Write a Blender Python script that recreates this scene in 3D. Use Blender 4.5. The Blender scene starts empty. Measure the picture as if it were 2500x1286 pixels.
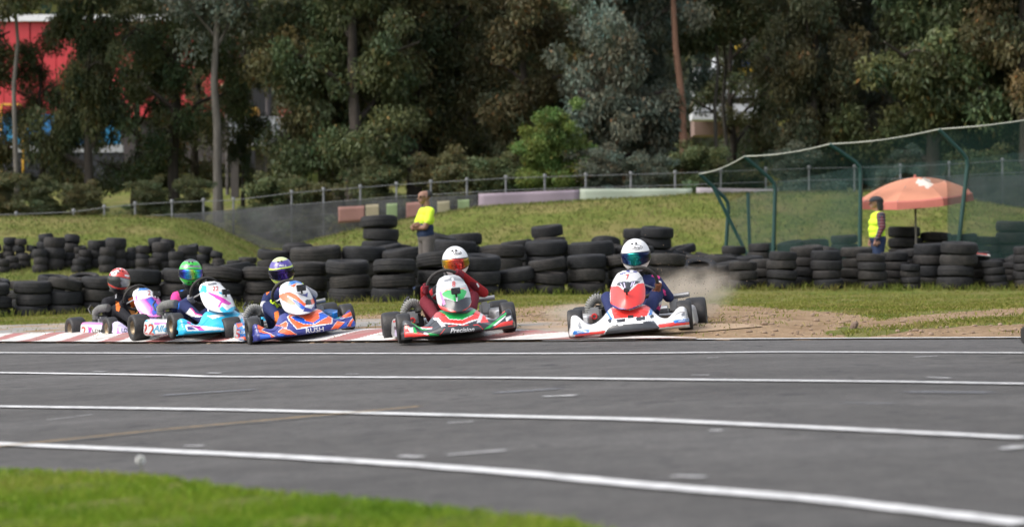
import bpy, bmesh, math, random
from mathutils import Vector, Matrix, Euler
from mathutils.bvhtree import BVHTree
from mathutils.geometry import tessellate_polygon
import numpy as np
random.seed(7)
rng = np.random.default_rng(11)
SC = bpy.context.scene
COL = SC.collection
R = math.radians

# ------------------------------------------------------------------ camera, sky, sun, exposure
FPX = 5000.0            # focal length in photograph pixels (2500 wide) = 72 mm on 36 mm
CAMH = 0.87
TILT = math.atan(45 / FPX)
cam_d = bpy.data.cameras.new('camera')
cam_d.sensor_width = 36.0
cam_d.lens = 72.0
cam_d.clip_start = 0.1
cam_d.clip_end = 2000
cam_d.dof.use_dof = True
cam_d.dof.focus_distance = 18.6
cam_d.dof.aperture_fstop = 2.2
cam = bpy.data.objects.new('camera', cam_d)
COL.objects.link(cam)
cam.location = (0, 0, CAMH)
cam.rotation_euler = (math.pi / 2 - TILT, 0, 0)
SC.camera = cam

SUN_EL, SUN_AZ = R(48), R(-112)      # azimuth from +Y (view direction) towards +X
world = bpy.data.worlds.new('World')
SC.world = world
world.use_nodes = True
wn = world.node_tree.nodes
wn.clear()
wo = wn.new('ShaderNodeOutputWorld')
wb = wn.new('ShaderNodeBackground')
ws = wn.new('ShaderNodeTexSky')
ws.sky_type = 'NISHITA'
ws.sun_disc = False
ws.sun_elevation = SUN_EL
ws.sun_rotation = SUN_AZ
ws.dust_density = 4.0
ws.air_density = 1.2
ws.ozone_density = 1.0
wb.inputs['Strength'].default_value = 0.14
hs_ = wn.new('ShaderNodeHueSaturation')      # thin high cloud: the whole sky is paler than a clear one
hs_.inputs['Saturation'].default_value = 0.42
world.node_tree.links.new(ws.outputs[0], hs_.inputs['Color'])
world.node_tree.links.new(hs_.outputs[0], wb.inputs[0])
world.node_tree.links.new(wb.outputs[0], wo.inputs[0])
sun_d = bpy.data.lights.new('sun', 'SUN')
sun_d.energy = 0.75
sun_d.angle = R(40)
sun_d.color = (1.0, 0.95, 0.88)
sun = bpy.data.objects.new('sun', sun_d)
COL.objects.link(sun)
sdir = Vector((math.sin(SUN_AZ) * math.cos(SUN_EL), math.cos(SUN_AZ) * math.cos(SUN_EL), math.sin(SUN_EL)))
sun.rotation_euler = sdir.to_track_quat('Z', 'Y').to_euler()
SC.view_settings.view_transform = 'Standard'
SC.view_settings.look = 'None'
SC.view_settings.gamma = 1.0
SC.view_settings.exposure = 1.12
SC.view_settings.use_curve_mapping = False

# ------------------------------------------------------------------ pixel <-> world helpers
_F = Vector((0, math.cos(TILT), -math.sin(TILT)))
_U = Vector((0, math.sin(TILT), math.cos(TILT)))
CAMP = Vector((0, 0, CAMH))

def ray(px, py):
    """direction of a photo pixel, scaled so that y = 1"""
    d = _F + Vector((1, 0, 0)) * ((px - 1250) / FPX) + _U * (-(py - 643) / FPX)
    return d / d.y

def at(px, py, d):
    return CAMP + ray(px, py) * d

def to_px(p):
    v = p - CAMP
    z = v.dot(_F)
    return (1250 + FPX * v.x / z, 643 - FPX * v.dot(_U) / z)

def sstep(a, b, x):
    t = min(1.0, max(0.0, (x - a) / (b - a)))
    return t * t * (3 - 2 * t)

def interp(x, pts):
    if x <= pts[0][0]:
        return pts[0][1]
    for (x0, y0), (x1, y1) in zip(pts, pts[1:]):
        if x <= x1:
            return y0 + (y1 - y0) * (x - x0) / (x1 - x0)
    return pts[-1][1]

# ------------------------------------------------------------------ ground height
RIDGE = [(-26, 1.6), (-13, 1.45), (-10, 1.48), (-8.6, 1.38), (-7.4, 0.8), (-6.7, 0.45), (-6.0, 0.5), (-5.2, 0.85),
         (-3.2, 1.32), (-0.9, 1.72), (1.7, 1.88), (4.6, 2.04), (6.8, 2.10), (9.8, 2.12), (11.4, 2.0), (13.0, 1.7), (17, 1.4), (40, 1.4)]

def base_plane(x, y):
    near = 0.045 + 0.05 * max(-14.0, x)
    near = near if near < 0.08 else 0.08 + 0.05 * (1 - math.exp(-(near - 0.08) / 0.05))
    far = 0.045 * max(-14.0, min(x, 0.0))
    w = sstep(20, 34, y)
    return near * (1 - w) + far * w

def G0(x, y):
    """ground without the kerb bank"""
    z = base_plane(x, y)
    z += 0.10 * sstep(35.6, 37.2, y)
    if y > 40:
        r = interp(x, RIDGE)
        w = sstep(43.5, 53.5, y)
        z = z * (1 - sstep(38, 46, y)) + w * r + 0.12 * sstep(40, 44, y)
        if y > 58:
            z += (1.55 - z) * sstep(58, 66, y) + 2.2 * sstep(75, 105, y)
        if y > 112:
            z += 20 * sstep(112, 160, y)
    return z

def hit_ground(px, py, fn=G0, lo=3.0, hi=44.0):
    r = ray(px, py)
    d = lo
    step = 0.05
    while d < hi:
        p = CAMP + r * d
        if p.z < fn(p.x, p.y):
            a, b = d - step, d
            for _ in range(20):
                m = (a + b) / 2
                q = CAMP + r * m
                if q.z < fn(q.x, q.y):
                    b = m
                else:
                    a = m
            return CAMP + r * b
        d += step
    return CAMP + r * hi

def curve_from_px(pts, n=40):
    out = []
    P = [hit_ground(*p) for p in pts]
    return P

EDGE_P = [hit_ground(px, py) for px, py in [(-150, 835), (0, 837), (300, 839), (600, 838.5), (900, 836.5), (1250, 835), (1550, 832.5),
                                            (1900, 830), (2200, 828.5), (2500, 826.5), (2700, 825)]]
EDGE = [(-80, 62.0), (-14, 30.5)] + [(p.x, p.y) for p in EDGE_P] + [(12, EDGE_P[-1].y - .3), (80, EDGE_P[-1].y - 8)]
NEAR_P = [hit_ground(px, py) for px, py in [(-200, 1152), (0, 1158), (350, 1172), (600, 1210), (900, 1236), (1100, 1260), (1400, 1290)]]
NEAR = [(-80, 13.0), (-10, 8.8)] + [(p.x, p.y) for p in NEAR_P] + [(0.36, 5.4), (0.6, 4.6), (1.2, 3.4), (3.0, 1.5), (12, -8.0), (80, -60.0)]

def edge_y(x): return interp(x, EDGE)
def near_y(x): return interp(x, NEAR)

def G(x, y):
    """ground with the slight bank behind the track edge"""
    t = y - edge_y(x)
    return G0(x, y) + (0.065 * sstep(0.05, 0.9, t) * (1 - sstep(4, 12, t)) if t > 0 else 0.0)

# ------------------------------------------------------------------ materials
MATS = {}
def nmat(name):
    m = bpy.data.materials.new(name)
    m.use_nodes = True
    nt = m.node_tree
    b = nt.nodes['Principled BSDF']
    return m, nt, b

def mat(name, col, rough=0.5, metal=0.0, var=0.0, scale=20.0, bump=0.0, bscale=60.0, spec=0.5, coat=0.0, dirt=None, dirt_amt=0.0, dirt_scale=8.0):
    """a procedural material: base colour broken up by noise, optional dirt and bump"""
    if name in MATS:
        return MATS[name]
    m, nt, b = nmat(name)
    L = nt.links
    tc = nt.nodes.new('ShaderNodeTexCoord')
    b.inputs['Roughness'].default_value = rough
    b.inputs['Metallic'].default_value = metal
    b.inputs['Specular IOR Level'].default_value = spec
    if coat:
        b.inputs['Coat Weight'].default_value = coat
        b.inputs['Coat Roughness'].default_value = 0.08
    n = nt.nodes.new('ShaderNodeTexNoise')
    n.inputs['Scale'].default_value = scale
    n.inputs['Detail'].default_value = 5
    L.new(tc.outputs['Object'], n.inputs['Vector'])
    mx = nt.nodes.new('ShaderNodeMix')
    mx.data_type = 'RGBA'
    c = Vector(col[:3])
    lo = [max(0, v * (1 - var)) for v in c]
    hi = [min(1, v * (1 + var)) for v in c]
    mx.inputs[6].default_value = (*lo, 1)
    mx.inputs[7].default_value = (*hi, 1)
    L.new(n.outputs['Fac'], mx.inputs[0])
    out = mx.outputs[2]
    if dirt:
        n2 = nt.nodes.new('ShaderNodeTexNoise')
        n2.inputs['Scale'].default_value = dirt_scale
        n2.inputs['Detail'].default_value = 6
        n2.inputs['Roughness'].default_value = 0.7
        L.new(tc.outputs['Object'], n2.inputs['Vector'])
        rp = nt.nodes.new('ShaderNodeValToRGB')
        rp.color_ramp.elements[0].position = 0.45
        rp.color_ramp.elements[0].color = (0, 0, 0, 1)
        rp.color_ramp.elements[1].position = 0.75
        rp.color_ramp.elements[1].color = (dirt_amt, dirt_amt, dirt_amt, 1)
        L.new(n2.outputs['Fac'], rp.inputs[0])
        m2 = nt.nodes.new('ShaderNodeMix')
        m2.data_type = 'RGBA'
        m2.inputs[7].default_value = (*dirt, 1)
        L.new(rp.outputs[0], m2.inputs[0])
        L.new(out, m2.inputs[6])
        out = m2.outputs[2]
    L.new(out, b.inputs['Base Color'])
    if bump:
        n3 = nt.nodes.new('ShaderNodeTexNoise')
        n3.inputs['Scale'].default_value = bscale
        n3.inputs['Detail'].default_value = 4
        L.new(tc.outputs['Object'], n3.inputs['Vector'])
        bp = nt.nodes.new('ShaderNodeBump')
        bp.inputs['Strength'].default_value = bump
        bp.inputs['Distance'].default_value = 0.01
        L.new(n3.outputs['Fac'], bp.inputs['Height'])
        L.new(bp.outputs[0], b.inputs['Normal'])
    MATS[name] = m
    return m

def paint(name, col, rough=0.28, coat=0.5):
    return mat('paint_' + name, col, rough=rough, var=0.05, scale=9, coat=coat, dirt=(0.16, 0.13, 0.10), dirt_amt=0.12, dirt_scale=14)

def cloth(name, col, var=0.15):
    return mat('cloth_' + name, col, rough=0.85, var=var, scale=12, bump=0.5, bscale=35, spec=0.2)

# ------------------------------------------------------------------ mesh builder
class MB:
    def __init__(s):
        s.v, s.f, s.m = [], [], []
    def add(s, verts, faces, mi=0, M=None):
        o = len(s.v)
        for p in verts:
            p = Vector(p)
            s.v.append(M @ p if M else p)
        for f in faces:
            s.f.append(tuple(i + o for i in f))
            s.m.append(mi)
    def box(s, c, size, mi=0, M=None, bev=0.0):
        x, y, z = [k / 2 for k in size]
        c = Vector(c)
        if bev <= 0:
            vs = [c + Vector((sx * x, sy * y, sz * z)) for sx in (-1, 1) for sy in (-1, 1) for sz in (-1, 1)]
            fs = [(0, 1, 3, 2), (4, 6, 7, 5), (0, 4, 5, 1), (2, 3, 7, 6), (0, 2, 6, 4), (1, 5, 7, 3)]
            s.add(vs, fs, mi, M)
        else:
            bm = bmesh.new()
            bmesh.ops.create_cube(bm, size=1.0)
            bmesh.ops.scale(bm, vec=size, verts=bm.verts)
            bmesh.ops.bevel(bm, geom=bm.edges[:], offset=bev, segments=2, affect='EDGES')
            bmesh.ops.translate(bm, vec=c, verts=bm.verts)
            bm.verts.index_update()
            s.add([v.co.copy() for v in bm.verts], [[v.index for v in f.verts] for f in bm.faces], mi, M)
            bm.free()
        return s
    def tube(s, pts, r, n=8, mi=0, M=None, caps=True):
        pts = [Vector(p) for p in pts]
        rs = r if isinstance(r, (list, tuple)) else [r] * len(pts)
        vs, fs = [], []
        up = None
        for i, p in enumerate(pts):
            t = (pts[min(i + 1, len(pts) - 1)] - pts[max(i - 1, 0)])
            if t.length < 1e-9:
                t = Vector((0, 0, 1))
            t.normalize()
            if up is None:
                up = Vector((0, 0, 1)) if abs(t.z) < 0.9 else Vector((1, 0, 0))
            a = t.cross(up)
            if a.length < 1e-6:
                a = t.cross(Vector((1, 0, 0)))
            a.normalize()
            b = a.cross(t).normalized()
            up = b
            for k in range(n):
                an = 2 * math.pi * k / n
                vs.append(p + (a * math.cos(an) + b * math.sin(an)) * rs[i])
        for i in range(len(pts) - 1):
            for k in range(n):
                fs.append((i * n + k, i * n + (k + 1) % n, (i + 1) * n + (k + 1) % n, (i + 1) * n + k))
        if caps:
            fs.append(tuple(range(n - 1, -1, -1)))
            fs.append(tuple((len(pts) - 1) * n + k for k in range(n)))
        s.add(vs, fs, mi, M)
        return s
    def lathe(s, prof, n=24, mi=0, M=None, closed=False):
        """prof: (radius, height) pairs turned about Z"""
        vs, fs = [], []
        m = len(prof)
        for k in range(n):
            a = 2 * math.pi * k / n
            for r, h in prof:
                vs.append((r * math.cos(a), r * math.sin(a), h))
        for k in range(n):
            k2 = (k + 1) % n
            for j in range(m if closed else m - 1):
                j2 = (j + 1) % m
                fs.append((k * m + j, k2 * m + j, k2 * m + j2, k * m + j2))
        s.add(vs, fs, mi, M)
        return s
    def grid(s, fn, nu, nv, mi=0, M=None, wrap_u=False):
        vs = [fn(i / (nu - (0 if wrap_u else 1)), j / (nv - 1)) for i in range(nu) for j in range(nv)]
        fs = []
        for i in range(nu if wrap_u else nu - 1):
            i2 = (i + 1) % nu
            for j in range(nv - 1):
                fs.append((i * nv + j, i2 * nv + j, i2 * nv + j + 1, i * nv + j + 1))
        s.add(vs, fs, mi, M)
        return s
    def mesh(s, name, mats, smooth=True):
        me = bpy.data.meshes.new(name)
        me.from_pydata([tuple(p) for p in s.v], [], s.f)
        for m in (mats if isinstance(mats, (list, tuple)) else [mats]):
            me.materials.append(m)
        if any(s.m):
            me.polygons.foreach_set('material_index', s.m)
        if smooth:
            me.polygons.foreach_set('use_smooth', [True] * len(me.polygons))
            try:
                me.set_sharp_from_angle(angle=R(42))
            except Exception:
                pass
        me.update()
        return me
    def build(s, name, mats, parent=None, smooth=True):
        o = bpy.data.objects.new(name, s.mesh(name, mats, smooth))
        COL.objects.link(o)
        if parent:
            o.parent = parent
        return o

def tag(o, label, cat, group=None):
    o['label'] = label
    o['category'] = cat
    if group:
        o['group'] = group
    return o

def empty(name, loc=(0, 0, 0), M=None):
    o = bpy.data.objects.new(name, None)
    o.empty_display_size = 0.1
    COL.objects.link(o)
    if M is not None:
        o.matrix_world = M
    else:
        o.location = loc
    return o

def struct(o, label=None):
    o['kind'] = 'structure'
    if label:
        o['label'] = label
    return o

def solidify(o, t, off=-1):
    m = o.modifiers.new('thickness', 'SOLIDIFY')
    m.thickness = t
    m.offset = off
    return o

def skin_in(o, t, ref):
    """thickness added on the inner side; ref = a point inside the shell"""
    me = o.data
    ref = Vector(ref)
    k = sum(1 if p.normal.dot(p.center - ref) > 0 else -1 for p in me.polygons)
    if k < 0:
        me.flip_normals()
    return solidify(o, t, -1)

def inpoly(x, y, poly):
    c = False
    n = len(poly)
    j = n - 1
    for i in range(n):
        xi, yi = poly[i]
        xj, yj = poly[j]
        if (yi > y) != (yj > y) and x < (xj - xi) * (y - yi) / (yj - yi) + xi:
            c = not c
        j = i
    return c

def fat(line, w):
    """a thick polyline as a list of quads (pixel space)"""
    out = []
    for (x0, y0), (x1, y1) in zip(line, line[1:]):
        l = math.hypot(x1 - x0, y1 - y0) or 1
        nx, ny = -(y1 - y0) / l * w / 2, (x1 - x0) / l * w / 2
        out.append([(x0 + nx, y0 + ny), (x1 + nx, y1 + ny), (x1 - nx, y1 - ny), (x0 - nx, y0 - ny)])
    return out

def crop(ox, oy, sc):
    return lambda pts: [(ox + x / sc, oy + y / sc) for x, y in pts]

def print_faces(o, M, layers):
    """flat printed graphics: give each face the colour of the artwork outline it lies in.
    layers = [(outline in photo pixels, material)], later ones on top"""
    me = o.data
    idx = {}
    lay = []
    for poly, m in layers:
        if m.name not in idx:
            k = me.materials.find(m.name)
            if k < 0:
                me.materials.append(m)
                k = len(me.materials) - 1
            idx[m.name] = k
        xs = [p[0] for p in poly]
        ys = [p[1] for p in poly]
        lay.append((poly, idx[m.name], min(xs), max(xs), min(ys), max(ys)))
    for p in me.polygons:
        u, v = to_px(M @ p.center)
        for poly, k, x0, x1, y0, y1 in reversed(lay):
            if x0 <= u <= x1 and y0 <= v <= y1 and inpoly(u, v, poly):
                p.material_index = k
                break

def bvh_of(o):
    me = o.data
    return BVHTree.FromPolygons([v.co.copy() for v in me.vertices], [tuple(p.vertices) for p in me.polygons])

def px_hit(o, M, px, py):
    """where the photo pixel meets a part, in the part's own space"""
    Mi = M.inverted()
    a = Mi @ CAMP
    d = (Mi.to_3x3() @ ray(px, py)).normalized()
    h = bvh_of(o).ray_cast(a, d)
    return h[0], h[1], d

def lettering(target, M, text, px, py, hpx, m, name='lettering', rot=0.0, stretch=1.0, shear=0.0, off=0.007, parent=None, space=1.0):
    """printed lettering laid on the surface of a part"""
    cu = bpy.data.curves.new('t', 'FONT')
    cu.body = text
    cu.align_x = 'CENTER'
    cu.align_y = 'CENTER'
    cu.shear = shear
    cu.offset = 0.012
    cu.space_character = space
    cu.resolution_u = 3
    to = bpy.data.objects.new('t', cu)
    COL.objects.link(to)
    bpy.context.view_layer.update()
    dg = bpy.context.evaluated_depsgraph_get()
    me = bpy.data.meshes.new_from_object(to.evaluated_get(dg))
    bpy.data.objects.remove(to)
    bm = bmesh.new()
    bm.from_mesh(me)
    bmesh.ops.triangulate(bm, faces=bm.faces[:])
    for _ in range(2):
        long = [e for e in bm.edges if e.calc_length() > 0.3]
        if long:
            bmesh.ops.subdivide_edges(bm, edges=long, cuts=1)
            bmesh.ops.triangulate(bm, faces=bm.faces[:])
    Mi = M.inverted()
    a = Mi @ CAMP
    M3 = Mi.to_3x3()
    bv = bvh_of(target)
    ca, sa = math.cos(rot), math.sin(rot)
    dead = []
    for v in bm.verts:
        x, y = v.co.x * hpx / 0.72 * stretch, -v.co.y * hpx / 0.72
        u, w = px + x * ca - y * sa, py + x * sa + y * ca
        d = (M3 @ ray(u, w)).normalized()
        h = bv.ray_cast(a, d)
        if h[0] is None:
            dead.append(v)
        else:
            v.co = h[0] - d * off
    if dead:
        bmesh.ops.delete(bm, geom=dead, context='VERTS')
    bm.to_mesh(me)
    bm.free()
    me.materials.clear()
    me.materials.append(m)
    o = bpy.data.objects.new(name, me)
    COL.objects.link(o)
    o.parent = parent or target
    return o

def remesh(mb, voxel, smooth_it=6, name='body'):
    """fuse overlapping closed limbs into one continuous skin"""
    me = mb.mesh('tmp', [], False)
    o = bpy.data.objects.new('tmp', me)
    COL.objects.link(o)
    r = o.modifiers.new('r', 'REMESH')
    r.mode = 'VOXEL'
    r.voxel_size = voxel
    r.adaptivity = 0.0
    sm = o.modifiers.new('s', 'SMOOTH')
    sm.factor = 0.5
    sm.iterations = smooth_it
    bpy.context.view_layer.update()
    dg = bpy.context.evaluated_depsgraph_get()
    out = bpy.data.meshes.new_from_object(o.evaluated_get(dg))
    bpy.data.objects.remove(o)
    out.name = name
    out.polygons.foreach_set('use_smooth', [True] * len(out.polygons))
    return out

def capsule(mb, p0, r0, p1, r1, n=14, flat=None):
    p0, p1 = Vector(p0), Vector(p1)
    d = p1 - p0
    L = d.length
    if L < 1e-6:
        d = Vector((0, 0, 1e-4))
        L = 1e-4
    q = d.to_track_quat('Z', 'Y').to_matrix()
    vs, rings = [], []
    m = 5
    prof = [(r0 * math.sin(a), -r0 * math.cos(a)) for a in [math.pi / 2 * i / m for i in range(1, m + 1)]]
    prof += [(r1 * math.cos(a), L + r1 * math.sin(a)) for a in [math.pi / 2 * i / m for i in range(0, m)]]
    for r, h in prof:
        for k in range(n):
            a = 2 * math.pi * k / n
            v = q @ Vector((r * math.cos(a), r * math.sin(a), h)) + p0
            vs.append(v)
    b = len(vs)
    vs.append(q @ Vector((0, 0, -r0)) + p0)
    vs.append(q @ Vector((0, 0, L + r1)) + p0)
    fs = []
    M_ = len(prof)
    for i in range(M_ - 1):
        for k in range(n):
            fs.append((i * n + k, i * n + (k + 1) % n, (i + 1) * n + (k + 1) % n, (i + 1) * n + k))
    for k in range(n):
        fs.append((b, (k + 1) % n, k))
        fs.append((b + 1, (M_ - 1) * n + k, (M_ - 1) * n + (k + 1) % n))
    if flat:
        c, sc = flat
        c = Vector(c)
        vs = [Vector((c.x + (v.x - c.x) * sc[0], c.y + (v.y - c.y) * sc[1], c.z + (v.z - c.z) * sc[2])) for v in vs]
    mb.add(vs, fs)

def ellipsoid(mb, c, r, n=16, m=10, rot=None):
    c = Vector(c)
    vs, fs = [], []
    for j in range(1, m):
        t = math.pi * j / m
        for k in range(n):
            a = 2 * math.pi * k / n
            v = Vector((r[0] * math.sin(t) * math.cos(a), r[1] * math.sin(t) * math.sin(a), r[2] * math.cos(t)))
            vs.append(c + (rot @ v if rot else v))
    t = Vector((0, 0, r[2])); bt = Vector((0, 0, -r[2]))
    vs.append(c + (rot @ t if rot else t))
    vs.append(c + (rot @ bt if rot else bt))
    N = len(vs)
    for j in range(m - 2):
        for k in range(n):
            fs.append((j * n + k, (j + 1) * n + k, (j + 1) * n + (k + 1) % n, j * n + (k + 1) % n))
    for k in range(n):
        fs.append((N - 2, k, (k + 1) % n))
        fs.append((N - 1, (m - 2) * n + (k + 1) % n, (m - 2) * n + k))
    mb.add(vs, fs)
# ================================================================== SETTING
def nodes_of(name):
    m, nt, b = nmat(name)
    N = nt.nodes.new
    L = nt.links.new
    return m, nt, b, N, L

def noise(nt, vec, scale, detail=5, rough=0.6):
    n = nt.nodes.new('ShaderNodeTexNoise')
    n.inputs['Scale'].default_value = scale
    n.inputs['Detail'].default_value = detail
    n.inputs['Roughness'].default_value = rough
    nt.links.new(vec, n.inputs['Vector'])
    return n.outputs['Fac']

def ramp(nt, fac, stops):
    r = nt.nodes.new('ShaderNodeValToRGB')
    el = r.color_ramp.elements
    while len(el) < len(stops):
        el.new(0.5)
    for e, (p, c) in zip(el, stops):
        e.position = p
        e.color = (*c, 1) if len(c) == 3 else c
    nt.links.new(fac, r.inputs[0])
    return r.outputs[0]

def mixc(nt, fac, a, b, mode='MIX'):
    m = nt.nodes.new('ShaderNodeMix')
    m.data_type = 'RGBA'
    m.blend_type = mode
    for k, v in ((0, fac), (6, a), (7, b)):
        if isinstance(v, (int, float)):
            m.inputs[k].default_value = v
        elif isinstance(v, tuple):
            m.inputs[k].default_value = (*v, 1)
        else:
            nt.links.new(v, m.inputs[k])
    return m.outputs[2]

def bump(nt, b, h, strength, dist):
    n = nt.nodes.new('ShaderNodeBump')
    n.inputs['Strength'].default_value = strength
    n.inputs['Distance'].default_value = dist
    nt.links.new(h, n.inputs['Height'])
    nt.links.new(n.outputs[0], b.inputs['Normal'])

# ---- terrain material: turf, dry turf and bare earth
def terrain_mat():
    m, nt, b, N, L = nodes_of('turf_and_earth')
    pos = N('ShaderNodeNewGeometry').outputs['Position']
    big = noise(nt, pos, 0.55, 6, 0.65)
    mid = noise(nt, pos, 3.2, 6, 0.7)
    fine = noise(nt, pos, 26, 5, 0.7)
    green = ramp(nt, mid, [(0.25, (0.062, 0.090, 0.016)), (0.5, (0.115, 0.140, 0.028)), (0.75, (0.20, 0.19, 0.06))])
    dry = ramp(nt, big, [(0.47, (0, 0, 0)), (0.66, (0.7, 0.7, 0.7))])
    g2 = mixc(nt, dry, green, (0.22, 0.175, 0.075))
    earth = ramp(nt, mid, [(0.2, (0.19, 0.125, 0.070)), (0.5, (0.33, 0.23, 0.142)), (0.8, (0.43, 0.32, 0.215))])
    earth = mixc(nt, 0.5, earth, ramp(nt, fine, [(0.3, (0.55, 0.5, 0.45)), (0.7, (1.0, 1.0, 1.0))]), 'MULTIPLY')
    att = N('ShaderNodeAttribute')
    att.attribute_name = 'dirt'
    ad = N('ShaderNodeMath'); ad.operation = 'ADD'
    L(att.outputs['Fac'], ad.inputs[0])
    sb = N('ShaderNodeMath'); sb.operation = 'MULTIPLY_ADD'
    L(mid, sb.inputs[0]); sb.inputs[1].default_value = 1.5; sb.inputs[2].default_value = -0.75
    L(sb.outputs[0], ad.inputs[1])
    msk = ramp(nt, ad.outputs[0], [(0.38, (0, 0, 0)), (0.60, (1, 1, 1))])
    col = mixc(nt, msk, g2, earth)
    L(col, b.inputs['Base Color'])
    b.inputs['Roughness'].default_value = 0.95
    b.inputs['Specular IOR Level'].default_value = 0.15
    sm = N('ShaderNodeMath'); sm.operation = 'ADD'
    L(mid, sm.inputs[0]); L(fine, sm.inputs[1])
    bump(nt, b, sm.outputs[0], 0.9, 0.05)
    return m

DIRT = [[(820, 772), (930, 764), (1150, 757), (1390, 742), (1480, 740), (1700, 737), (1780, 745), (1900, 752), (2060, 765), (2150, 776), (2075, 790),
         (2045, 806), (1990, 815), (2130, 828), (2100, 840), (820, 845)],
        [(2070, 830), (2180, 812), (2330, 797), (2520, 789), (2560, 840), (2070, 840)],
        [(2060, 788), (2300, 764), (2520, 748), (2520, 768), (2320, 785), (2120, 806)],
        [(-80, 800), (300, 782), (600, 775), (820, 770), (820, 845), (-80, 845)]]

def is_dirt(p):
    u, v = to_px(p)
    return any(inpoly(u, v, q) for q in DIRT)

def axis(segs):
    out = []
    for a, b, s in segs:
        n = max(1, int(round((b - a) / s)))
        out += [a + (b - a) * i / n for i in range(n)]
    out.append(segs[-1][1])
    return out

xs = axis([(-420, -120, 60), (-120, -40, 10), (-40, -12, 1.5), (-12, 12, 0.14), (12, 40, 1.5), (40, 120, 10), (120, 420, 60)])
ys = axis([(-60, 0, 10), (0, 4, 0.5), (4, 9, 0.1), (9, 15, 0.3), (15, 27, 0.12), (27, 40, 0.25), (40, 62, 0.5), (62, 120, 3), (120, 200, 8), (200, 640, 60)])
def terrain_z(x, y):
    e, n = edge_y(x), near_y(x)
    if n < y < e:
        d = min(y - n, e - y)
        return G(x, y) - 0.07 * min(1, d / 0.05) if d > 0 else G(x, y)
    if y >= e:
        j = 0.0
        if y - e > 1.2 and y < 36:
            j = 0.018 * math.sin(x * 3.1 + y * 2.3) * math.sin(x * 1.3 - y * 3.7)
        return G(x, y) + 0.006 + j
    return G(x, y) + 0.02 + 0.012 * math.sin(x * 7 + y * 3) * math.sin(y * 9 - x * 4)
tv = [(x, y, terrain_z(x, y)) for x in xs for y in ys]
ny_ = len(ys)
tf = [(i * ny_ + j, (i + 1) * ny_ + j, (i + 1) * ny_ + j + 1, i * ny_ + j + 1) for i in range(len(xs) - 1) for j in range(ny_ - 1)]
me = bpy.data.meshes.new('ground')
me.from_pydata(tv, [], tf)
me.materials.append(terrain_mat())
me.polygons.foreach_set('use_smooth', [True] * len(me.polygons))
da = me.attributes.new('dirt', 'FLOAT', 'POINT')
da.data.foreach_set('value', [1.0 if (14 < p[1] < 40 and p[1] > edge_y(p[0]) - .5 and is_dirt(Vector(p))) else (0.30 if p[1] > 60 else 0.0) for p in tv])
ground = bpy.data.objects.new('ground', me)
COL.objects.link(ground)
struct(ground, 'grass and bare earth with low grassy mounds around the track')

# ---- asphalt
def asphalt_mat():
    m, nt, b, N, L = nodes_of('asphalt')
    pos = N('ShaderNodeNewGeometry').outputs['Position']
    mp = N('ShaderNodeMapping')
    mp.inputs['Scale'].default_value = (0.16, 1.0, 1.0)
    mp.inputs['Rotation'].default_value = (0, 0, 0.06)
    L(pos, mp.inputs['Vector'])
    streak = noise(nt, mp.outputs[0], 1.6, 6, 0.65)
    big = noise(nt, pos, 0.35, 4, 0.5)
    agg = noise(nt, pos, 75, 5, 0.85)
    mid = noise(nt, pos, 24, 4, 0.7)
    c = ramp(nt, streak, [(0.25, (0.064, 0.060, 0.057)), (0.5, (0.088, 0.083, 0.079)), (0.78, (0.120, 0.115, 0.110))])
    c = mixc(nt, 0.45, c, ramp(nt, big, [(0.35, (0.55, 0.53, 0.52)), (0.65, (1.1, 1.1, 1.13))]), 'MULTIPLY')
    c = mixc(nt, 0.8, c, ramp(nt, agg, [(0.32, (0.45, 0.45, 0.45)), (0.5, (.95, .95, .95)), (0.68, (1.5, 1.5, 1.5))]), 'MULTIPLY')
    c = mixc(nt, 0.5, c, ramp(nt, mid, [(0.3, (0.78, 0.78, 0.78)), (0.7, (1.1, 1.1, 1.1))]), 'MULTIPLY')
    m2 = noise(nt, pos, 7.0, 6, 0.8)
    c = mixc(nt, 0.75, c, ramp(nt, m2, [(0.34, (0.62, 0.62, 0.63)), (0.5, (1, 1, 1)), (0.66, (1.35, 1.34, 1.33))]), 'MULTIPLY')
    spots = noise(nt, pos, 5.5, 2, 0.4)
    c = mixc(nt, ramp(nt, spots, [(0.66, (0, 0, 0)), (0.72, (0.7, 0.7, 0.7))]), c, (0.028, 0.027, 0.028))
    L(c, b.inputs['Base Color'])
    b.inputs['Roughness'].default_value = 0.72
    b.inputs['Specular IOR Level'].default_value = 0.35
    bump(nt, b, agg, 0.8, 0.010)
    return m

xs2 = axis([(-80, -14, 4), (-14, 10, 0.25), (10, 80, 4)])
nv = 90
v, f = [], []
for x in xs2:
    a, e = near_y(x) - 0.25, edge_y(x) + 0.05
    for j in range(nv):
        t = (j / (nv - 1)) ** 1.4
        y = a + (e - a) * t
        v.append((x, y, G0(x, y)))
for i in range(len(xs2) - 1):
    for j in range(nv - 1):
        f.append((i * nv + j, (i + 1) * nv + j, (i + 1) * nv + j + 1, i * nv + j + 1))
me = bpy.data.meshes.new('track')
me.from_pydata(v, [], f)
me.materials.append(asphalt_mat())
me.polygons.foreach_set('use_smooth', [True] * len(me.polygons))
track = bpy.data.objects.new('track', me)
COL.objects.link(track)
struct(track, 'dark grey asphalt kart track with white painted lines')

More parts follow.
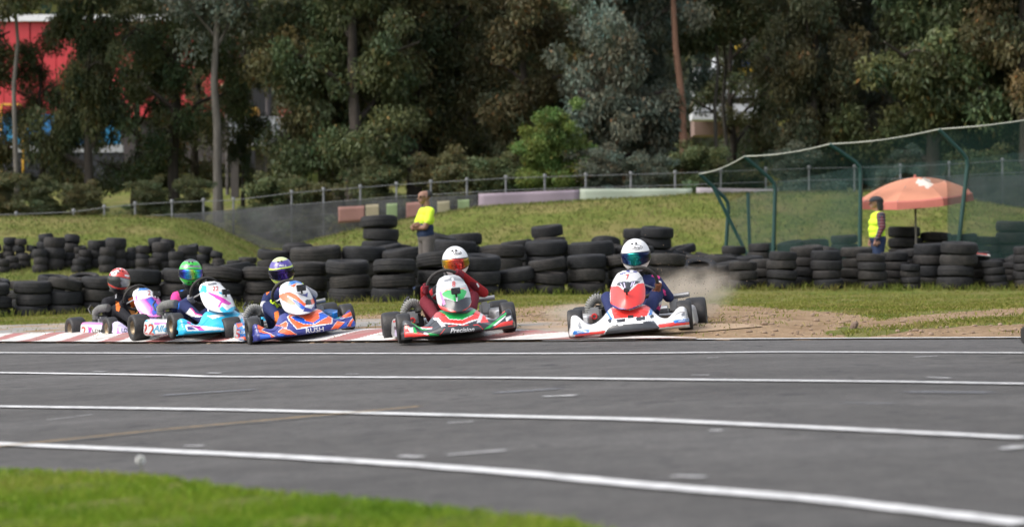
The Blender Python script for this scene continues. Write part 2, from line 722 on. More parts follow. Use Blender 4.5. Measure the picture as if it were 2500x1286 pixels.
# ---- painted lines
def line_mat(name, col, wear, lo=0.45, fade=False):
    m, nt, b, N, L = nodes_of(name)
    pos = N('ShaderNodeNewGeometry').outputs['Position']
    w = noise(nt, pos, 9, 6, 0.75)
    w2 = noise(nt, pos, 70, 4, 0.7)
    msk = ramp(nt, w, [(lo, (0, 0, 0)), (lo + 0.2, (wear, wear, wear))])
    c = mixc(nt, msk, col, (0.09, 0.088, 0.086))
    c = mixc(nt, 0.35, c, ramp(nt, w2, [(0.35, (0.6, 0.6, 0.6)), (0.6, (1, 1, 1))]), 'MULTIPLY')
    L(c, b.inputs['Base Color'])
    b.inputs['Roughness'].default_value = 0.6
    if fade:            # worn away: only flecks of paint are left on the asphalt
        at_ = N('ShaderNodeAttribute'); at_.attribute_name = 'cover'
        ad = N('ShaderNodeMath'); ad.operation = 'MULTIPLY_ADD'; ad.inputs[1].default_value = 1.0
        n3 = noise(nt, pos, 16, 6, 0.8)
        L(n3, ad.inputs[0]); L(at_.outputs['Fac'], ad.inputs[2])
        k = ramp(nt, ad.outputs[0], [(0.72, (0, 0, 0)), (1.0, (fade, fade, fade))])
        tr = N('ShaderNodeBsdfTransparent'); mx = N('ShaderNodeMixShader')
        L(k, mx.inputs[0]); L(tr.outputs[0], mx.inputs[1]); L(b.outputs[0], mx.inputs[2])
        L(mx.outputs[0], nt.nodes['Material Output'].inputs[0])
    return m
WHITE_LINE = line_mat('white_line_paint', (0.60, 0.60, 0.60), 0.45, 0.46)
YEL_LINE = line_mat('worn_yellow_paint', (0.36, 0.22, 0.05), 0.4, 0.48, 1.0)
WORN_WHITE = line_mat('worn_white_paint', (0.5, 0.5, 0.5), 0.6, 0.45, .9)
PALE_MARK = line_mat('pale_worn_paint', (0.17, 0.175, 0.195), 0.3, 0.38, .6)

def strip(name, pxs, width, m, lift=0.008, label=None, fn=G0):
    P = []
    for (x0, y0), (x1, y1) in zip(pxs, pxs[1:]):
        n = max(5, int(abs(x1 - x0) / 40))
        P += [(x0 + (x1 - x0) * i / n, y0 + (y1 - y0) * i / n) for i in range(n)]
    P.append(pxs[-1])
    W = [hit_ground(a, b, fn) for a, b in P]
    for _ in range(3):
        W = [W[0]] + [(W[i - 1] + W[i] * 2 + W[i + 1]) / 4 for i in range(1, len(W) - 1)] + [W[-1]]
    # carry on beyond the frame in the same direction
    if pxs[0][0] <= 0:
        d = (W[0] - W[min(3, len(W) - 1)]).normalized(); W.insert(0, W[0] + d * 8)
    if pxs[-1][0] >= 2500 and width > .13:
        d = (W[-1] - W[max(-4, -len(W))]).normalized(); W.append(W[-1] + d * 8)
    vs, fs, cov = [], [], []
    for i, p in enumerate(W):
        t = (W[min(i + 1, len(W) - 1)] - W[max(i - 1, 0)])
        t.z = 0
        t.normalize()
        nrm = Vector((-t.y, t.x, 0))
        w = width * (1 + 0.06 * math.sin(i * 1.7))
        for k in (-0.5, -0.17, 0.17, 0.5):
            q = p + nrm * w * k
            vs.append((q.x, q.y, fn(q.x, q.y) + lift))
            cov.append(0.0 if (i in (0, len(W) - 1) or abs(k) > .4) else 0.55)
    for i in range(len(W) - 1):
        for k in range(3):
            fs.append((i * 4 + k, i * 4 + k + 1, i * 4 + k + 5, i * 4 + k + 4))
    me = bpy.data.meshes.new(name)
    me.from_pydata(vs, [], fs)
    ca = me.attributes.new('cover', 'FLOAT', 'POINT')
    ca.data.foreach_set('value', cov)
    me.materials.append(m)
    o = bpy.data.objects.new(name, me)
    COL.objects.link(o)
    struct(o, label)
    return o

strip('painted_line', [(0, 862), (600, 864), (1250, 864.5), (1550, 864), (1900, 860.5), (2500, 863)], 0.105, WHITE_LINE, label='farthest white line painted across the track')
strip('painted_line', [(0, 911), (200, 914), (420, 917), (500, 921), (1250, 924), (1700, 929), (2200, 934), (2500, 939)], 0.105, WHITE_LINE, label='second white line from the karts painted on the track')
strip('painted_line', [(0, 994), (300, 998), (600, 1003), (1000, 1013), (1250, 1019), (1560, 1026), (2000, 1047), (2500, 1072)], 0.105, WHITE_LINE, label='third white line from the karts painted on the track')
strip('painted_line', [(0, 1086), (350, 1101), (700, 1118), (960, 1134), (1250, 1156), (1600, 1190), (2000, 1222), (2500, 1281)], 0.105, WHITE_LINE, label='nearest and widest white line painted on the track')
strip('track_edge_line', [(1330, 833.5), (1550, 831.5), (1900, 829), (2200, 827.5), (2500, 826)], 0.12, WHITE_LINE, lift=0.012, label='white line along the far edge of the track')
strip('worn_yellow_line', [(-10, 1095), (400, 1053), (860, 1011), (1050, 994)], 0.045, YEL_LINE, lift=0.012, label='faded yellow line slanting across the track')
for pts, w, m in [([(1310, 970), (1420, 966)], 0.12, WORN_WHITE), ([(1062, 1115), (1270, 1098)], 0.07, WORN_WHITE), ([(965, 1115), (1040, 1118)], 0.09, WORN_WHITE),
                  ([(1635, 1163), (1730, 1168)], 0.09, WORN_WHITE), ([(440, 1090), (505, 1090)], 0.06, WORN_WHITE), ([(1730, 1052), (1770, 1053)], 0.06, WORN_WHITE),
                  ([(500, 911), (545, 912)], 0.08, WORN_WHITE), ([(220, 908), (262, 908)], 0.08, WORN_WHITE), ([(2255, 922), (2330, 925)], 0.08, WORN_WHITE),
                  ([(2030, 985), (2200, 988)], 0.07, PALE_MARK), ([(2180, 958), (2450, 960)], 0.20, PALE_MARK), ([(370, 968), (650, 950)], 0.20, PALE_MARK),
                  ([(1180, 962), (1400, 948)], 0.20, PALE_MARK), ([(90, 1030), (250, 1010)], 0.03, WORN_WHITE), ([(1080, 1035), (1165, 1030)], 0.05, WORN_WHITE),
                  ([(350, 872), (372, 872)], 0.05, WORN_WHITE), ([(840, 914), (880, 914)], 0.05, WORN_WHITE), ([(1680, 917), (1740, 917)], 0.05, WORN_WHITE),
                  ([(2220, 873), (2300, 870)], 0.05, WORN_WHITE), ([(2440, 1100), (2500, 1090)], 0.12, WORN_WHITE), ([(1720, 875), (1760, 874)], 0.04, WORN_WHITE)]:
    o = strip('worn_paint_mark', pts, w, m, lift=0.006)
    o['label'] = 'faded worn paint mark on the asphalt'

# ---- concrete apron and painted kerb
def region(name, front, back, nu, nv, mats, lift, label, facefn=None, fn=G):
    def path(pts, n):
        xs_ = [pts[0][0] + (pts[-1][0] - pts[0][0]) * i / (n - 1) for i in range(n)]
        return [(x, interp(x, pts)) for x in xs_]
    A = [hit_ground(u, w, fn) for u, w in path(front, nu)]
    B = [hit_ground(u, w, fn) for u, w in path(back, nu)]
    vs, fs, mi = [], [], []
    s = 0
    S = [0]
    for i in range(1, nu):
        s += (A[i] - A[i - 1]).length
        S.append(s)
    for i in range(nu):
        for j in range(nv):
            q = A[i].lerp(B[i], j / (nv - 1))
            vs.append((q.x, q.y, fn(q.x, q.y) + lift))
    for i in range(nu - 1):
        for j in range(nv - 1):
            fs.append((i * nv + j, (i + 1) * nv + j, (i + 1) * nv + j + 1, i * nv + j + 1))
            mi.append(facefn(S[i], (j + .5) / (nv - 1)) if facefn else 0)
    me = bpy.data.meshes.new(name)
    me.from_pydata(vs, [], fs)
    for m in mats:
        me.materials.append(m)
    me.polygons.foreach_set('material_index', mi)
    me.polygons.foreach_set('use_smooth', [True] * len(fs))
    o = bpy.data.objects.new(name, me)
    COL.objects.link(o)
    struct(o, label)
    return o

def concrete_mat():
    m, nt, b, N, L = nodes_of('worn_concrete')
    pos = N('ShaderNodeNewGeometry').outputs['Position']
    mp = N('ShaderNodeMapping'); mp.inputs['Scale'].default_value = (0.4, 1.5, 1)
    L(pos, mp.inputs['Vector'])
    a = noise(nt, mp.outputs[0], 3, 7, 0.7)
    d = noise(nt, pos, 40, 5, 0.7)
    c = ramp(nt, a, [(0.25, (0.12, 0.115, 0.11)), (0.5, (0.24, 0.23, 0.215)), (0.75, (0.36, 0.34, 0.31))])
    c = mixc(nt, 0.5, c, ramp(nt, d, [(0.3, (0.55, 0.55, 0.55)), (0.65, (1.1, 1.1, 1.1))]), 'MULTIPLY')
    earth = noise(nt, pos, 1.1, 5, 0.6)
    sx = N('ShaderNodeSeparateXYZ'); L(pos, sx.inputs[0])
    mr = N('ShaderNodeMapRange'); mr.inputs['From Min'].default_value = -0.6; mr.inputs['From Max'].default_value = 1.6; mr.inputs['To Max'].default_value = 0.30
    L(sx.outputs[0], mr.inputs['Value'])
    ad = N('ShaderNodeMath'); L(earth, ad.inputs[0]); L(mr.outputs[0], ad.inputs[1])
    c = mixc(nt, ramp(nt, ad.outputs[0], [(0.50, (0, 0, 0)), (0.72, (0.95, 0.95, 0.95))]), c, (0.32, 0.222, 0.138))
    L(c, b.inputs['Base Color'])
    b.inputs['Roughness'].default_value = 0.9
    bump(nt, b, d, 0.5, 0.02)
    return m

def kerb_mat(name, col):
    m, nt, b, N, L = nodes_of(name)
    pos = N('ShaderNodeNewGeometry').outputs['Position']
    mp = N('ShaderNodeMapping'); mp.inputs['Scale'].default_value = (0.5, 1.6, 1)
    L(pos, mp.inputs['Vector'])
    a = noise(nt, mp.outputs[0], 5, 7, 0.75)
    d = noise(nt, pos, 45, 5, 0.7)
    c = mixc(nt, ramp(nt, a, [(0.42, (0, 0, 0)), (0.68, (0.92, 0.92, 0.92))]), col, (0.26, 0.23, 0.205))
    c = mixc(nt, 0.5, c, ramp(nt, d, [(0.3, (0.6, 0.6, 0.6)), (0.6, (1, 1, 1))]), 'MULTIPLY')
    L(c, b.inputs['Base Color'])
    b.inputs['Roughness'].default_value = 0.7
    bump(nt, b, d, 0.35, 0.01)
    return m

region('concrete_apron', [(-140, 836), (0, 837), (300, 838.5), (600, 838), (900, 836), (1250, 834.5), (1400, 832), (1560, 820), (1720, 812), (1860, 800)],
       [(-140, 803), (0, 796), (300, 786), (600, 784), (930, 781), (1290, 787), (1500, 790), (1840, 794), (1860, 799)], 120, 14, [concrete_mat()], 0.014,
       'worn grey concrete strip behind the painted kerb')
def stripe(s, t):
    u = (s - 0.9 * t) / 0.92
    return 1 if (u % 1.0) < 0.40 else 0
region('kerb', [(-140, 836), (0, 837), (300, 838.8), (600, 838.3), (900, 836.3), (1250, 834.8), (1440, 833.2), (1700, 831.2)],
       [(-140, 823), (0, 818), (300, 812), (600, 809), (900, 807), (1250, 808), (1440, 820), (1700, 829.5)], 900, 22,
       [kerb_mat('kerb_white', (0.66, 0.64, 0.62)), kerb_mat('kerb_red', (0.33, 0.10, 0.095))], 0.022,
       'low kerb painted in worn red and white stripes', stripe)

# ---- grass blades
def blade_mat():
    m, nt, b, N, L = nodes_of('grass_blade')
    a = N('ShaderNodeAttribute'); a.attribute_name = 'tint'
    L(a.outputs['Color'], b.inputs['Base Color'])
    b.inputs['Roughness'].default_value = 0.7
    b.inputs['Specular IOR Level'].default_value = 0.25
    tr = N('ShaderNodeBsdfTranslucent')
    L(a.outputs['Color'], tr.inputs['Color'])
    mx = N('ShaderNodeMixShader'); mx.inputs[0].default_value = 0.35
    L(b.outputs[0], mx.inputs[1]); L(tr.outputs[0], mx.inputs[2])
    L(mx.outputs[0], nt.nodes['Material Output'].inputs[0])
    return m
BLADE = blade_mat()

def vnoise(x, y, s=1.0, seed=0):
    return (math.sin(x * 1.7 * s + seed) * math.sin(y * 2.3 * s + seed * 1.3) + math.sin(x * 4.1 * s - y * 3.3 * s + seed * 2.1) * 0.6 + math.sin(x * 9.7 * s + y * 8.1 * s) * 0.35) / 1.95

def grass(name, pts, hmin, hmax, w, cols, label, lean=0.5, zfn=terrain_z):
    n = len(pts)
    P = np.array(pts)
    P = np.c_[P, np.array([zfn(x, y) for x, y in pts]) - 0.004]
    h = rng.uniform(hmin, hmax, n)
    a = rng.uniform(0, 2 * np.pi, n)
    l = rng.normal(0, lean, (n, 2)) * h[:, None]
    dx = np.c_[np.cos(a), np.sin(a), np.zeros(n)] * (w * rng.uniform(.6, 1.3, n))[:, None]
    top = P + np.c_[l, h]
    mid = P + np.c_[l * 0.35, h * 0.6]
    V = np.stack([P - dx, P + dx, mid + dx * .7, top, mid - dx * .7], 1).reshape(-1, 3)
    F = np.arange(n * 5).reshape(n, 5)
    me = bpy.data.meshes.new(name)
    me.vertices.add(n * 5)
    me.vertices.foreach_set('co', V.astype(np.float32).ravel())
    me.loops.add(n * 5)
    me.loops.foreach_set('vertex_index', F.ravel().astype(np.int32))
    me.polygons.add(n)
    me.polygons.foreach_set('loop_start', (np.arange(n) * 5).astype(np.int32))
    me.polygons.foreach_set('loop_total', np.full(n, 5, np.int32))
    me.update(calc_edges=True)
    at_ = me.attributes.new('tint', 'FLOAT_COLOR', 'FACE')
    c = np.array(cols)
    fld = np.array([vnoise(x, y, 0.9, 3) for x, y in pts]) * 0.5 + 0.5 + rng.normal(0, 0.22, n)
    k = np.clip(fld, 0, 0.999) * (len(c) - 1)
    i = k.astype(int)
    fr = (k - i)[:, None]
    cc = c[i] * (1 - fr) + c[np.minimum(i + 1, len(c) - 1)] * fr
    cc *= rng.uniform(0.75, 1.2, (n, 1))
    at_.data.foreach_set('color', np.c_[cc, np.ones(n)].astype(np.float32).ravel())
    me.materials.append(BLADE)
    o = bpy.data.objects.new(name, me)
    COL.objects.link(o)
    o['kind'] = 'stuff'
    o['label'] = label
    return o

pts = []
while len(pts) < 80000:
    y = random.uniform(4.4, 8.6)
    x = random.uniform(-0.30, 0.16) * y
    ny = near_y(x) + 0.05 * vnoise(x, y, 6) + 0.03 * random.gauss(0, 1)
    if y < ny:
        pts.append((x, y))
grass('lawn_grass', pts, 0.012, 0.034, 0.003, [(0.10, 0.20, 0.010), (0.17, 0.28, 0.018), (0.24, 0.31, 0.035), (0.29, 0.29, 0.07)], 'short bright green grass in the near corner beside the track',
      zfn=lambda x, y: G(x, y) + 0.015)
pts = []
k = 0
while len(pts) < 110000 and k < 1600000:
    k += 1
    y = random.uniform(16, 39) if random.random() < .6 else random.uniform(16, 26)
    x = random.uniform(-0.27, 0.27) * y
    e = edge_y(x)
    if y < e + 0.25:
        continue
    p = Vector((x, y, G(x, y)))
    u, w_ = to_px(p)
    u += random.gauss(0, 9); w_ += random.gauss(0, 3)
    if any(inpoly(u, w_, q) for q in DIRT) and random.random() > 0.015 + 0.10 * (vnoise(x, y, 2.2, 5) > 0.45):
        continue
    if vnoise(x, y, 1.3, 9) < -0.25 and random.random() < 0.75:
        continue
    if x > 2 and vnoise(x, y * 2.5, 1.9, 4) < -0.05 and random.random() < .8:
        continue
    pts.append((x, y))
grass('verge_grass', pts, 0.012, 0.042, 0.0055, [(0.11, 0.155, 0.018), (0.17, 0.195, 0.03), (0.24, 0.225, 0.055), (0.30, 0.245, 0.10)], 'short patchy grass between the kerb and the tyre walls', lean=0.7)
pts = []
while len(pts) < 75000:
    y = random.uniform(40, 60)
    x = random.uniform(-0.29, 0.29) * y
    if vnoise(x, y, 0.5, 2) < -0.3 and random.random() < 0.6:
        continue
    pts.append((x, y))
grass('mound_grass', pts, 0.04, 0.10, 0.009, [(0.075, 0.115, 0.020), (0.115, 0.145, 0.032), (0.17, 0.165, 0.055), (0.23, 0.185, 0.09)], 'patchy dry grass on the mounds behind the tyre walls', lean=0.6)

# ---- clods, stone, dandelion
stone = MB()
p = hit_ground(2085, 803, G)
ellipsoid(stone, (0, 0, 0.03), (0.034, 0.03, 0.042), 9, 6)
for i, q in enumerate(stone.v):
    stone.v[i] = q + Vector((0.35 * (q.z - .03), 0, 0)) + Vector((random.uniform(-.005, .005),) * 3)
o = stone.build('stone', mat('brown_stone', (0.16, 0.11, 0.085), 0.9, var=0.4, scale=30, bump=.6), smooth=False)
o.location = (p.x, p.y, terrain_z(p.x, p.y) - 0.01)
tag(o, 'brown pointed stone lying on the bare earth right of the karts', 'stone')
cl = MB()
for i in range(420):
    u, w_ = random.choice([(random.uniform(1720, 2500), random.uniform(765, 823)), (random.uniform(880, 1400), random.uniform(758, 784)), (random.uniform(1300, 1900), random.uniform(740, 800))])
    if not any(inpoly(u, w_, q) for q in DIRT):
        continue
    p = hit_ground(u, w_, G)
    r = random.uniform(0.006, 0.022)
    ellipsoid(cl, (p.x, p.y, terrain_z(p.x, p.y) + r * .3), (r * random.uniform(.8, 1.6), r, r * random.uniform(.5, .9)), 6, 4)
o = cl.build('earth_clods', mat('earth_clod', (0.24, 0.17, 0.12), 0.95, var=0.5, scale=4), smooth=False)
o['kind'] = 'stuff'; o['label'] = 'small clods and pebbles scattered on the bare earth'
p = hit_ground(343, 1168, G)
dnd = empty('dandelion', (p.x, p.y, G(p.x, p.y) + .01))
tag(dnd, 'single white dandelion head rising from the near grass edge', 'dandelion')
hb = MB().tube([(0, 0, 0), (0.004, 0, 0.03), (0, 0, 0.058)], 0.0016, 6)
hb.build('stem', mat('dandelion_stem', (0.14, 0.16, 0.06), 0.7), dnd)
hb = MB()
for i in range(260):
    d = Vector(rng.normal(0, 1, 3)).normalized()
    c = Vector((0, 0, 0.064))
    s_ = d.orthogonal().normalized() * 0.0025
    hb.add([c + d * .004 - s_ * .3, c + d * .004 + s_ * .3, c + d * .017 + s_, c + d * .019, c + d * .017 - s_], [(0, 1, 2, 3, 4)])
hb.build('seed_head', mat('dandelion_down', (0.72, 0.72, 0.70), 0.9), dnd, smooth=False)

# ================================================================== TREES
def leaf_mat():
    m, nt, b, N, L = nodes_of('eucalyptus_leaf')
    a = N('ShaderNodeAttribute'); a.attribute_name = 'tint'
    oi = N('ShaderNodeObjectInfo')
    c = mixc(nt, 1.0, a.outputs['Color'], oi.outputs['Color'], 'MULTIPLY')
    L(c, b.inputs['Base Color'])
    b.inputs['Roughness'].default_value = 0.55
    b.inputs['Specular IOR Level'].default_value = 0.3
    tr = N('ShaderNodeBsdfTranslucent')
    L(c, tr.inputs['Color'])
    mx = N('ShaderNodeMixShader'); mx.inputs[0].default_value = 0.25
    L(b.outputs[0], mx.inputs[1]); L(tr.outputs[0], mx.inputs[2])
    L(mx.outputs[0], nt.nodes['Material Output'].inputs[0])
    return m
LEAF = leaf_mat()

def bark_mat(name, a, c):
    m, nt, b, N, L = nodes_of(name)
    tc = N('ShaderNodeTexCoord').outputs['Object']
    mp = N('ShaderNodeMapping'); mp.inputs['Scale'].default_value = (3, 3, 0.5)
    L(tc, mp.inputs['Vector'])
    n = noise(nt, mp.outputs[0], 2.5, 6, 0.7)
    L(ramp(nt, n, [(0.3, a), (0.7, c)]), b.inputs['Base Color'])
    b.inputs['Roughness'].default_value = 0.9
    bump(nt, b, n, 0.6, 0.05)
    return m
BARK_DARK = bark_mat('dark_bark', (0.022, 0.018, 0.015), (0.07, 0.056, 0.045))
BARK_PALE = bark_mat('pale_bark', (0.075, 0.066, 0.056), (0.17, 0.155, 0.135))
BARK_RED = bark_mat('red_bark', (0.11, 0.055, 0.035), (0.22, 0.115, 0.075))

def leaves_mesh(name, centers, per, spread, ll, lw, seed):
    r = np.random.default_rng(seed)
    C = np.repeat(np.array(centers), per, 0)
    n = len(C)
    rad = np.repeat(r.uniform(.7, 1.25, len(centers)), per)[:, None]
    d = r.normal(0, 1, (n, 3))
    d /= np.linalg.norm(d, axis=1)[:, None]
    C = C + d * (r.uniform(0.15, 1, (n, 1)) ** 0.6) * spread * rad * np.array([1, 1, 0.75])
    ax = r.normal(0, 0.65, (n, 3)) + np.array([0, 0, -0.75])
    ax /= np.linalg.norm(ax, axis=1)[:, None]
    sd = np.cross(ax, r.normal(0, 1, (n, 3)))
    sd /= np.linalg.norm(sd, axis=1)[:, None]
    l = (ll * r.uniform(.6, 1.35, n))[:, None]
    w = (lw * r.uniform(.6, 1.35, n))[:, None]
    V = np.stack([C, C + ax * l * .4 + sd * w * .5, C + ax * l, C + ax * l * .4 - sd * w * .5], 1).reshape(-1, 3)
    me = bpy.data.meshes.new(name)
    me.vertices.add(n * 4)
    me.vertices.foreach_set('co', V.astype(np.float32).ravel())
    me.loops.add(n * 4)
    me.loops.foreach_set('vertex_index', np.arange(n * 4, dtype=np.int32))
    me.polygons.add(n)
    me.polygons.foreach_set('loop_start', (np.arange(n) * 4).astype(np.int32))
    me.polygons.foreach_set('loop_total', np.full(n, 4, np.int32))
    me.update(calc_edges=True)
    tcol = np.repeat(r.uniform(0.65, 1.25, (len(centers), 1)), per, 0) * r.uniform(0.7, 1.3, (n, 1))
    warm = np.repeat(r.normal(0, .12, (len(centers), 1)), per, 0) + r.normal(0, .08, (n, 1))
    c = tcol * np.c_[1 + warm, np.ones(n), 1 - warm * .5]
    brown = r.random(n) < 0.03
    c[brown] *= np.array([1.7, .95, .7])
    at_ = me.attributes.new('tint', 'FLOAT_COLOR', 'FACE')
    at_.data.foreach_set('color', np.c_[np.clip(c, 0, 3), np.ones(n)].astype(np.float32).ravel())
    me.materials.append(LEAF)
    return me

def make_tree(seed, H, crown_lo, rad, per=150, nclump=130, bark=0, fork=False, lean=0.0, trunk_r=0.22, ll=0.20, lw=0.075, spread=0.75):
    """returns (trunk mesh, crown mesh)"""
    r = random.Random(seed)
    tb = MB()
    pts = []
    x = y = 0
    n = 9
    for i in range(n):
        t = i / (n - 1)
        pts.append(Vector((x + lean * t * H, y, t * H * 0.86 - 0.4 * (i == 0))))
        x += r.uniform(-.16, .16); y += r.uniform(-.16, .16)
    tb.tube(pts, [trunk_r * (1 - .85 * (i / (n - 1)) ** 1.1) * (1.35 if i == 0 else 1) for i in range(n)], 9)
    centers = []
    nl = 13 if not fork else 9
    for k in range(nl):
        t = crown_lo + (0.98 - crown_lo) * (k + r.uniform(0, .8)) / nl
        i = min(n - 2, int(t * (n - 1)))
        fr = t * (n - 1) - i
        p = pts[i].lerp(pts[i + 1], fr)
        a = k * 2.4 + r.uniform(-.6, .6)
        prof = math.sin(math.pi * min(1, max(0.12, (t - crown_lo) / (1.02 - crown_lo))) ** 0.75)
        L = rad * (0.45 + 0.65 * prof) * r.uniform(.8, 1.15)
        up = r.uniform(.25, .9) if not fork else r.uniform(.9, 1.8)
        e = p + Vector((math.cos(a), math.sin(a), up)).normalized() * L
        m1 = p.lerp(e, .5) + Vector((r.uniform(-.2, .2), r.uniform(-.2, .2), r.uniform(0, .3)))
        br = trunk_r * (1 - .8 * t) * .55
        tb.tube([p, m1, e], [br, br * .65, br * .25], 6)
        subs = max(3, int(nclump / nl / 3))
        for q in range(subs):
            s = p.lerp(m1, r.uniform(.6, 1)) if r.random() < .4 else m1.lerp(e, r.uniform(0, 1))
            o_ = Vector((r.gauss(0, 1), r.gauss(0, 1), r.gauss(0.15, .7))).normalized() * r.uniform(.5, 1.0) * rad * .42
            tb.tube([s, s + o_ * .5 + Vector((0, 0, .1)), s + o_], [br * .3, br * .2, .012], 4)
            for w in range(3):
                centers.append(tuple(s + o_ * r.uniform(.55, 1.15) + Vector((r.gauss(0, .35), r.gauss(0, .35), r.gauss(-.1, .3)))))
    return tb.mesh('trunk', [[BARK_DARK, BARK_PALE, BARK_RED][bark]]), leaves_mesh('crown', centers, int(per * 1.75), spread, ll, lw, seed)

VAR = {
    'dense': make_tree(1, 13.5, 0.13, 3.0, per=165, nclump=210, trunk_r=.30),
    'dense2': make_tree(2, 14.5, 0.12, 3.2, per=165, nclump=220, trunk_r=.28),
    'tall': make_tree(3, 16, 0.18, 2.6, per=160, nclump=190, trunk_r=.22),
    'fork': make_tree(4, 14, 0.42, 3.2, per=120, nclump=110, bark=1, fork=True, trunk_r=.18),
    'thin': make_tree(5, 13, 0.55, 1.8, per=90, nclump=70, bark=1, trunk_r=.10),
    'redbark': make_tree(6, 15, 0.62, 2.2, per=110, nclump=80, bark=2, lean=-.03, trunk_r=.14, fork=True),
    'round': make_tree(7, 12.5, 0.13, 2.9, per=190, nclump=210, trunk_r=.26, spread=.7),
    'sparse': make_tree(8, 12, 0.22, 3.0, per=120, nclump=150, trunk_r=.28),
    'shrub': make_tree(9, 3.2, 0.10, 1.25, per=120, nclump=80, trunk_r=.07, spread=.42, ll=.15, lw=.055),
    'bush': make_tree(10, 4.6, 0.06, 1.35, per=190, nclump=110, trunk_r=.09, spread=.5, ll=.15, lw=.055),
}
DARKG = (0.082, 0.098, 0.042); OLIVE = (0.108, 0.110, 0.048); GREYG = (0.128, 0.145, 0.108); MIDG = (0.092, 0.116, 0.048)
BROWN = (0.118, 0.108, 0.052); LIME = (0.120, 0.170, 0.038); DEEP = (0.070, 0.080, 0.042); BLUEG = (0.095, 0.118, 0.088)

def tree(kind, px, d, col, label, sc=1.0, rz=None, cat='tree', name='tree', group='trees behind the mounds', wx=.88):
    tm, cm = VAR[kind]
    x = (px - 1250) / FPX * d
    o = empty(name, (x, d, G0(x, d) - 0.05))
    o.rotation_euler.z = random.uniform(0, 6.28) if rz is None else rz
    o.scale = (sc * wx, sc * wx, sc)
    t = bpy.data.objects.new('trunk', tm); COL.objects.link(t); t.parent = o
    c = bpy.data.objects.new('crown', cm); COL.objects.link(c); c.parent = o
    c.color = (*col, 1)
    tag(o, label, cat, group)
    return o

tree('thin', 42, 63, OLIVE, 'thin bare grey trunked tree at the far left edge', 1.0)
tree('round', 215, 66, DARKG, 'broad dark green tree in front of the red wall, nearest the left edge', 1.1, wx=.56)
tree('sparse', 330, 71, DARKG, 'loose dark tree in front of the middle of the red wall', .72)
tree('sparse', 490, 77, OLIVE, 'loose olive tree in front of the right end of the red wall', .82, rz=1.0)
tree('sparse', 92, 68, DARKG, 'low loose tree hiding the lower left of the red wall', .56)
tree('sparse', 430, 69, MIDG, 'loose green tree between the dark left tree and the forked pale trunk', .9)
tree('sparse', 1775, 76, DARKG, 'loose dark tree half covering the white factory plant', .8)
tree('fork', 535, 65, GREYG, 'tall tree with forked pale grey trunk left of the orange kart', 1.0, rz=0.4)
tree('tall', 592, 72, DARKG, 'slender dark tree just right of the forked pale trunk', .8, wx=.45)
tree('dense', 785, 66, OLIVE, 'olive brown gum tree above the orange and blue kart', .98)
tree('dense2', 870, 64, MIDG, 'big green gum tree with dark trunk left of the bald marshal', .95)
tree('dense', 1015, 68, OLIVE, 'wide olive gum tree directly behind the bald marshal', 1.05, rz=2.0)
tree('dense2', 1150, 71, DARKG, 'dark green gum tree just right of the bald marshal', 1.0, rz=4.0)
tree('tall', 1275, 66, BROWN, 'narrow brown tinged gum tree left of the lime green bush', .85)
tree('bush', 1345, 61.5, LIME, 'bright lime green bush in front of the grey green trees', .68, wx=1.0, name='bush', cat='bush')
tree('round', 1490, 64, GREYG, 'large grey green gum tree above the white kart', 1.05, rz=1.0, wx=.75)
tree('round', 1570, 67, BLUEG, 'bluish green gum tree with dark trunk beside the red barked tree', .9, rz=3.0, wx=.6)
tree('redbark', 1668, 63, MIDG, 'tall leaning tree with bare reddish brown trunk', 1.1, rz=0.2)
tree('thin', 1755, 69, DARKG, 'thin dark trunked tree left of the gap with white buildings', .95)
tree('thin', 1790, 71, DARKG, 'thin dark trunked tree in front of the white buildings', 1.0, rz=2.2)
tree('dense', 1985, 66, (0.080, 0.084, 0.042), 'tall olive grey gum tree left of the umbrella', 1.0, rz=5.0, wx=.62)
tree('dense2', 2060, 70, GREYG, 'grey green gum tree behind the left side of the green net fence', 1.0, rz=1.5)
tree('tall', 2125, 74, DEEP, 'very dark narrow tree directly above the umbrella', 1.0, rz=.5)
tree('round', 2270, 64, MIDG, 'rounded green gum tree above the umbrella right half', 1.12, rz=2.5)
tree('dense', 2420, 67, DARKG, 'dark green gum tree second from the right edge', 1.0, rz=3.3)
tree('tall', 2500, 62, BROWN, 'brown leaved gum tree at the right edge', 1.05, rz=4.4)
for i, (px, d, k, c, lab) in enumerate([
        (-170, 84, 'tall', DEEP, 'deep shaded tree in the back row at the left edge'),
        (830, 82, 'dense', DEEP, 'dark back row tree above the orange and blue kart'),
        (940, 85, 'dense2', DARKG, 'dark back row tree left of the bald marshal'),
        (1080, 83, 'dense', DEEP, 'dark back row tree right of the bald marshal'),
        (1220, 86, 'dense2', DEEP, 'dark back row tree left of the lime bush'),
        (1370, 82, 'dense', DARKG, 'dark back row tree above the lime bush'),
        (1520, 86, 'dense2', DEEP, 'dark back row tree above the white kart'),
        (2040, 84, 'dense2', DEEP, 'dark back row tree left of the umbrella'),
        (2150, 86, 'dense', DEEP, 'dark back row tree above the umbrella'),
        (2310, 83, 'dense2', DEEP, 'dark back row tree right of the umbrella'),
        (2470, 86, 'dense', DEEP, 'dark back row tree near the right edge')]):
    tree(k, px, d, c, lab, 1.18, rz=i * 1.1, group='back row of trees')
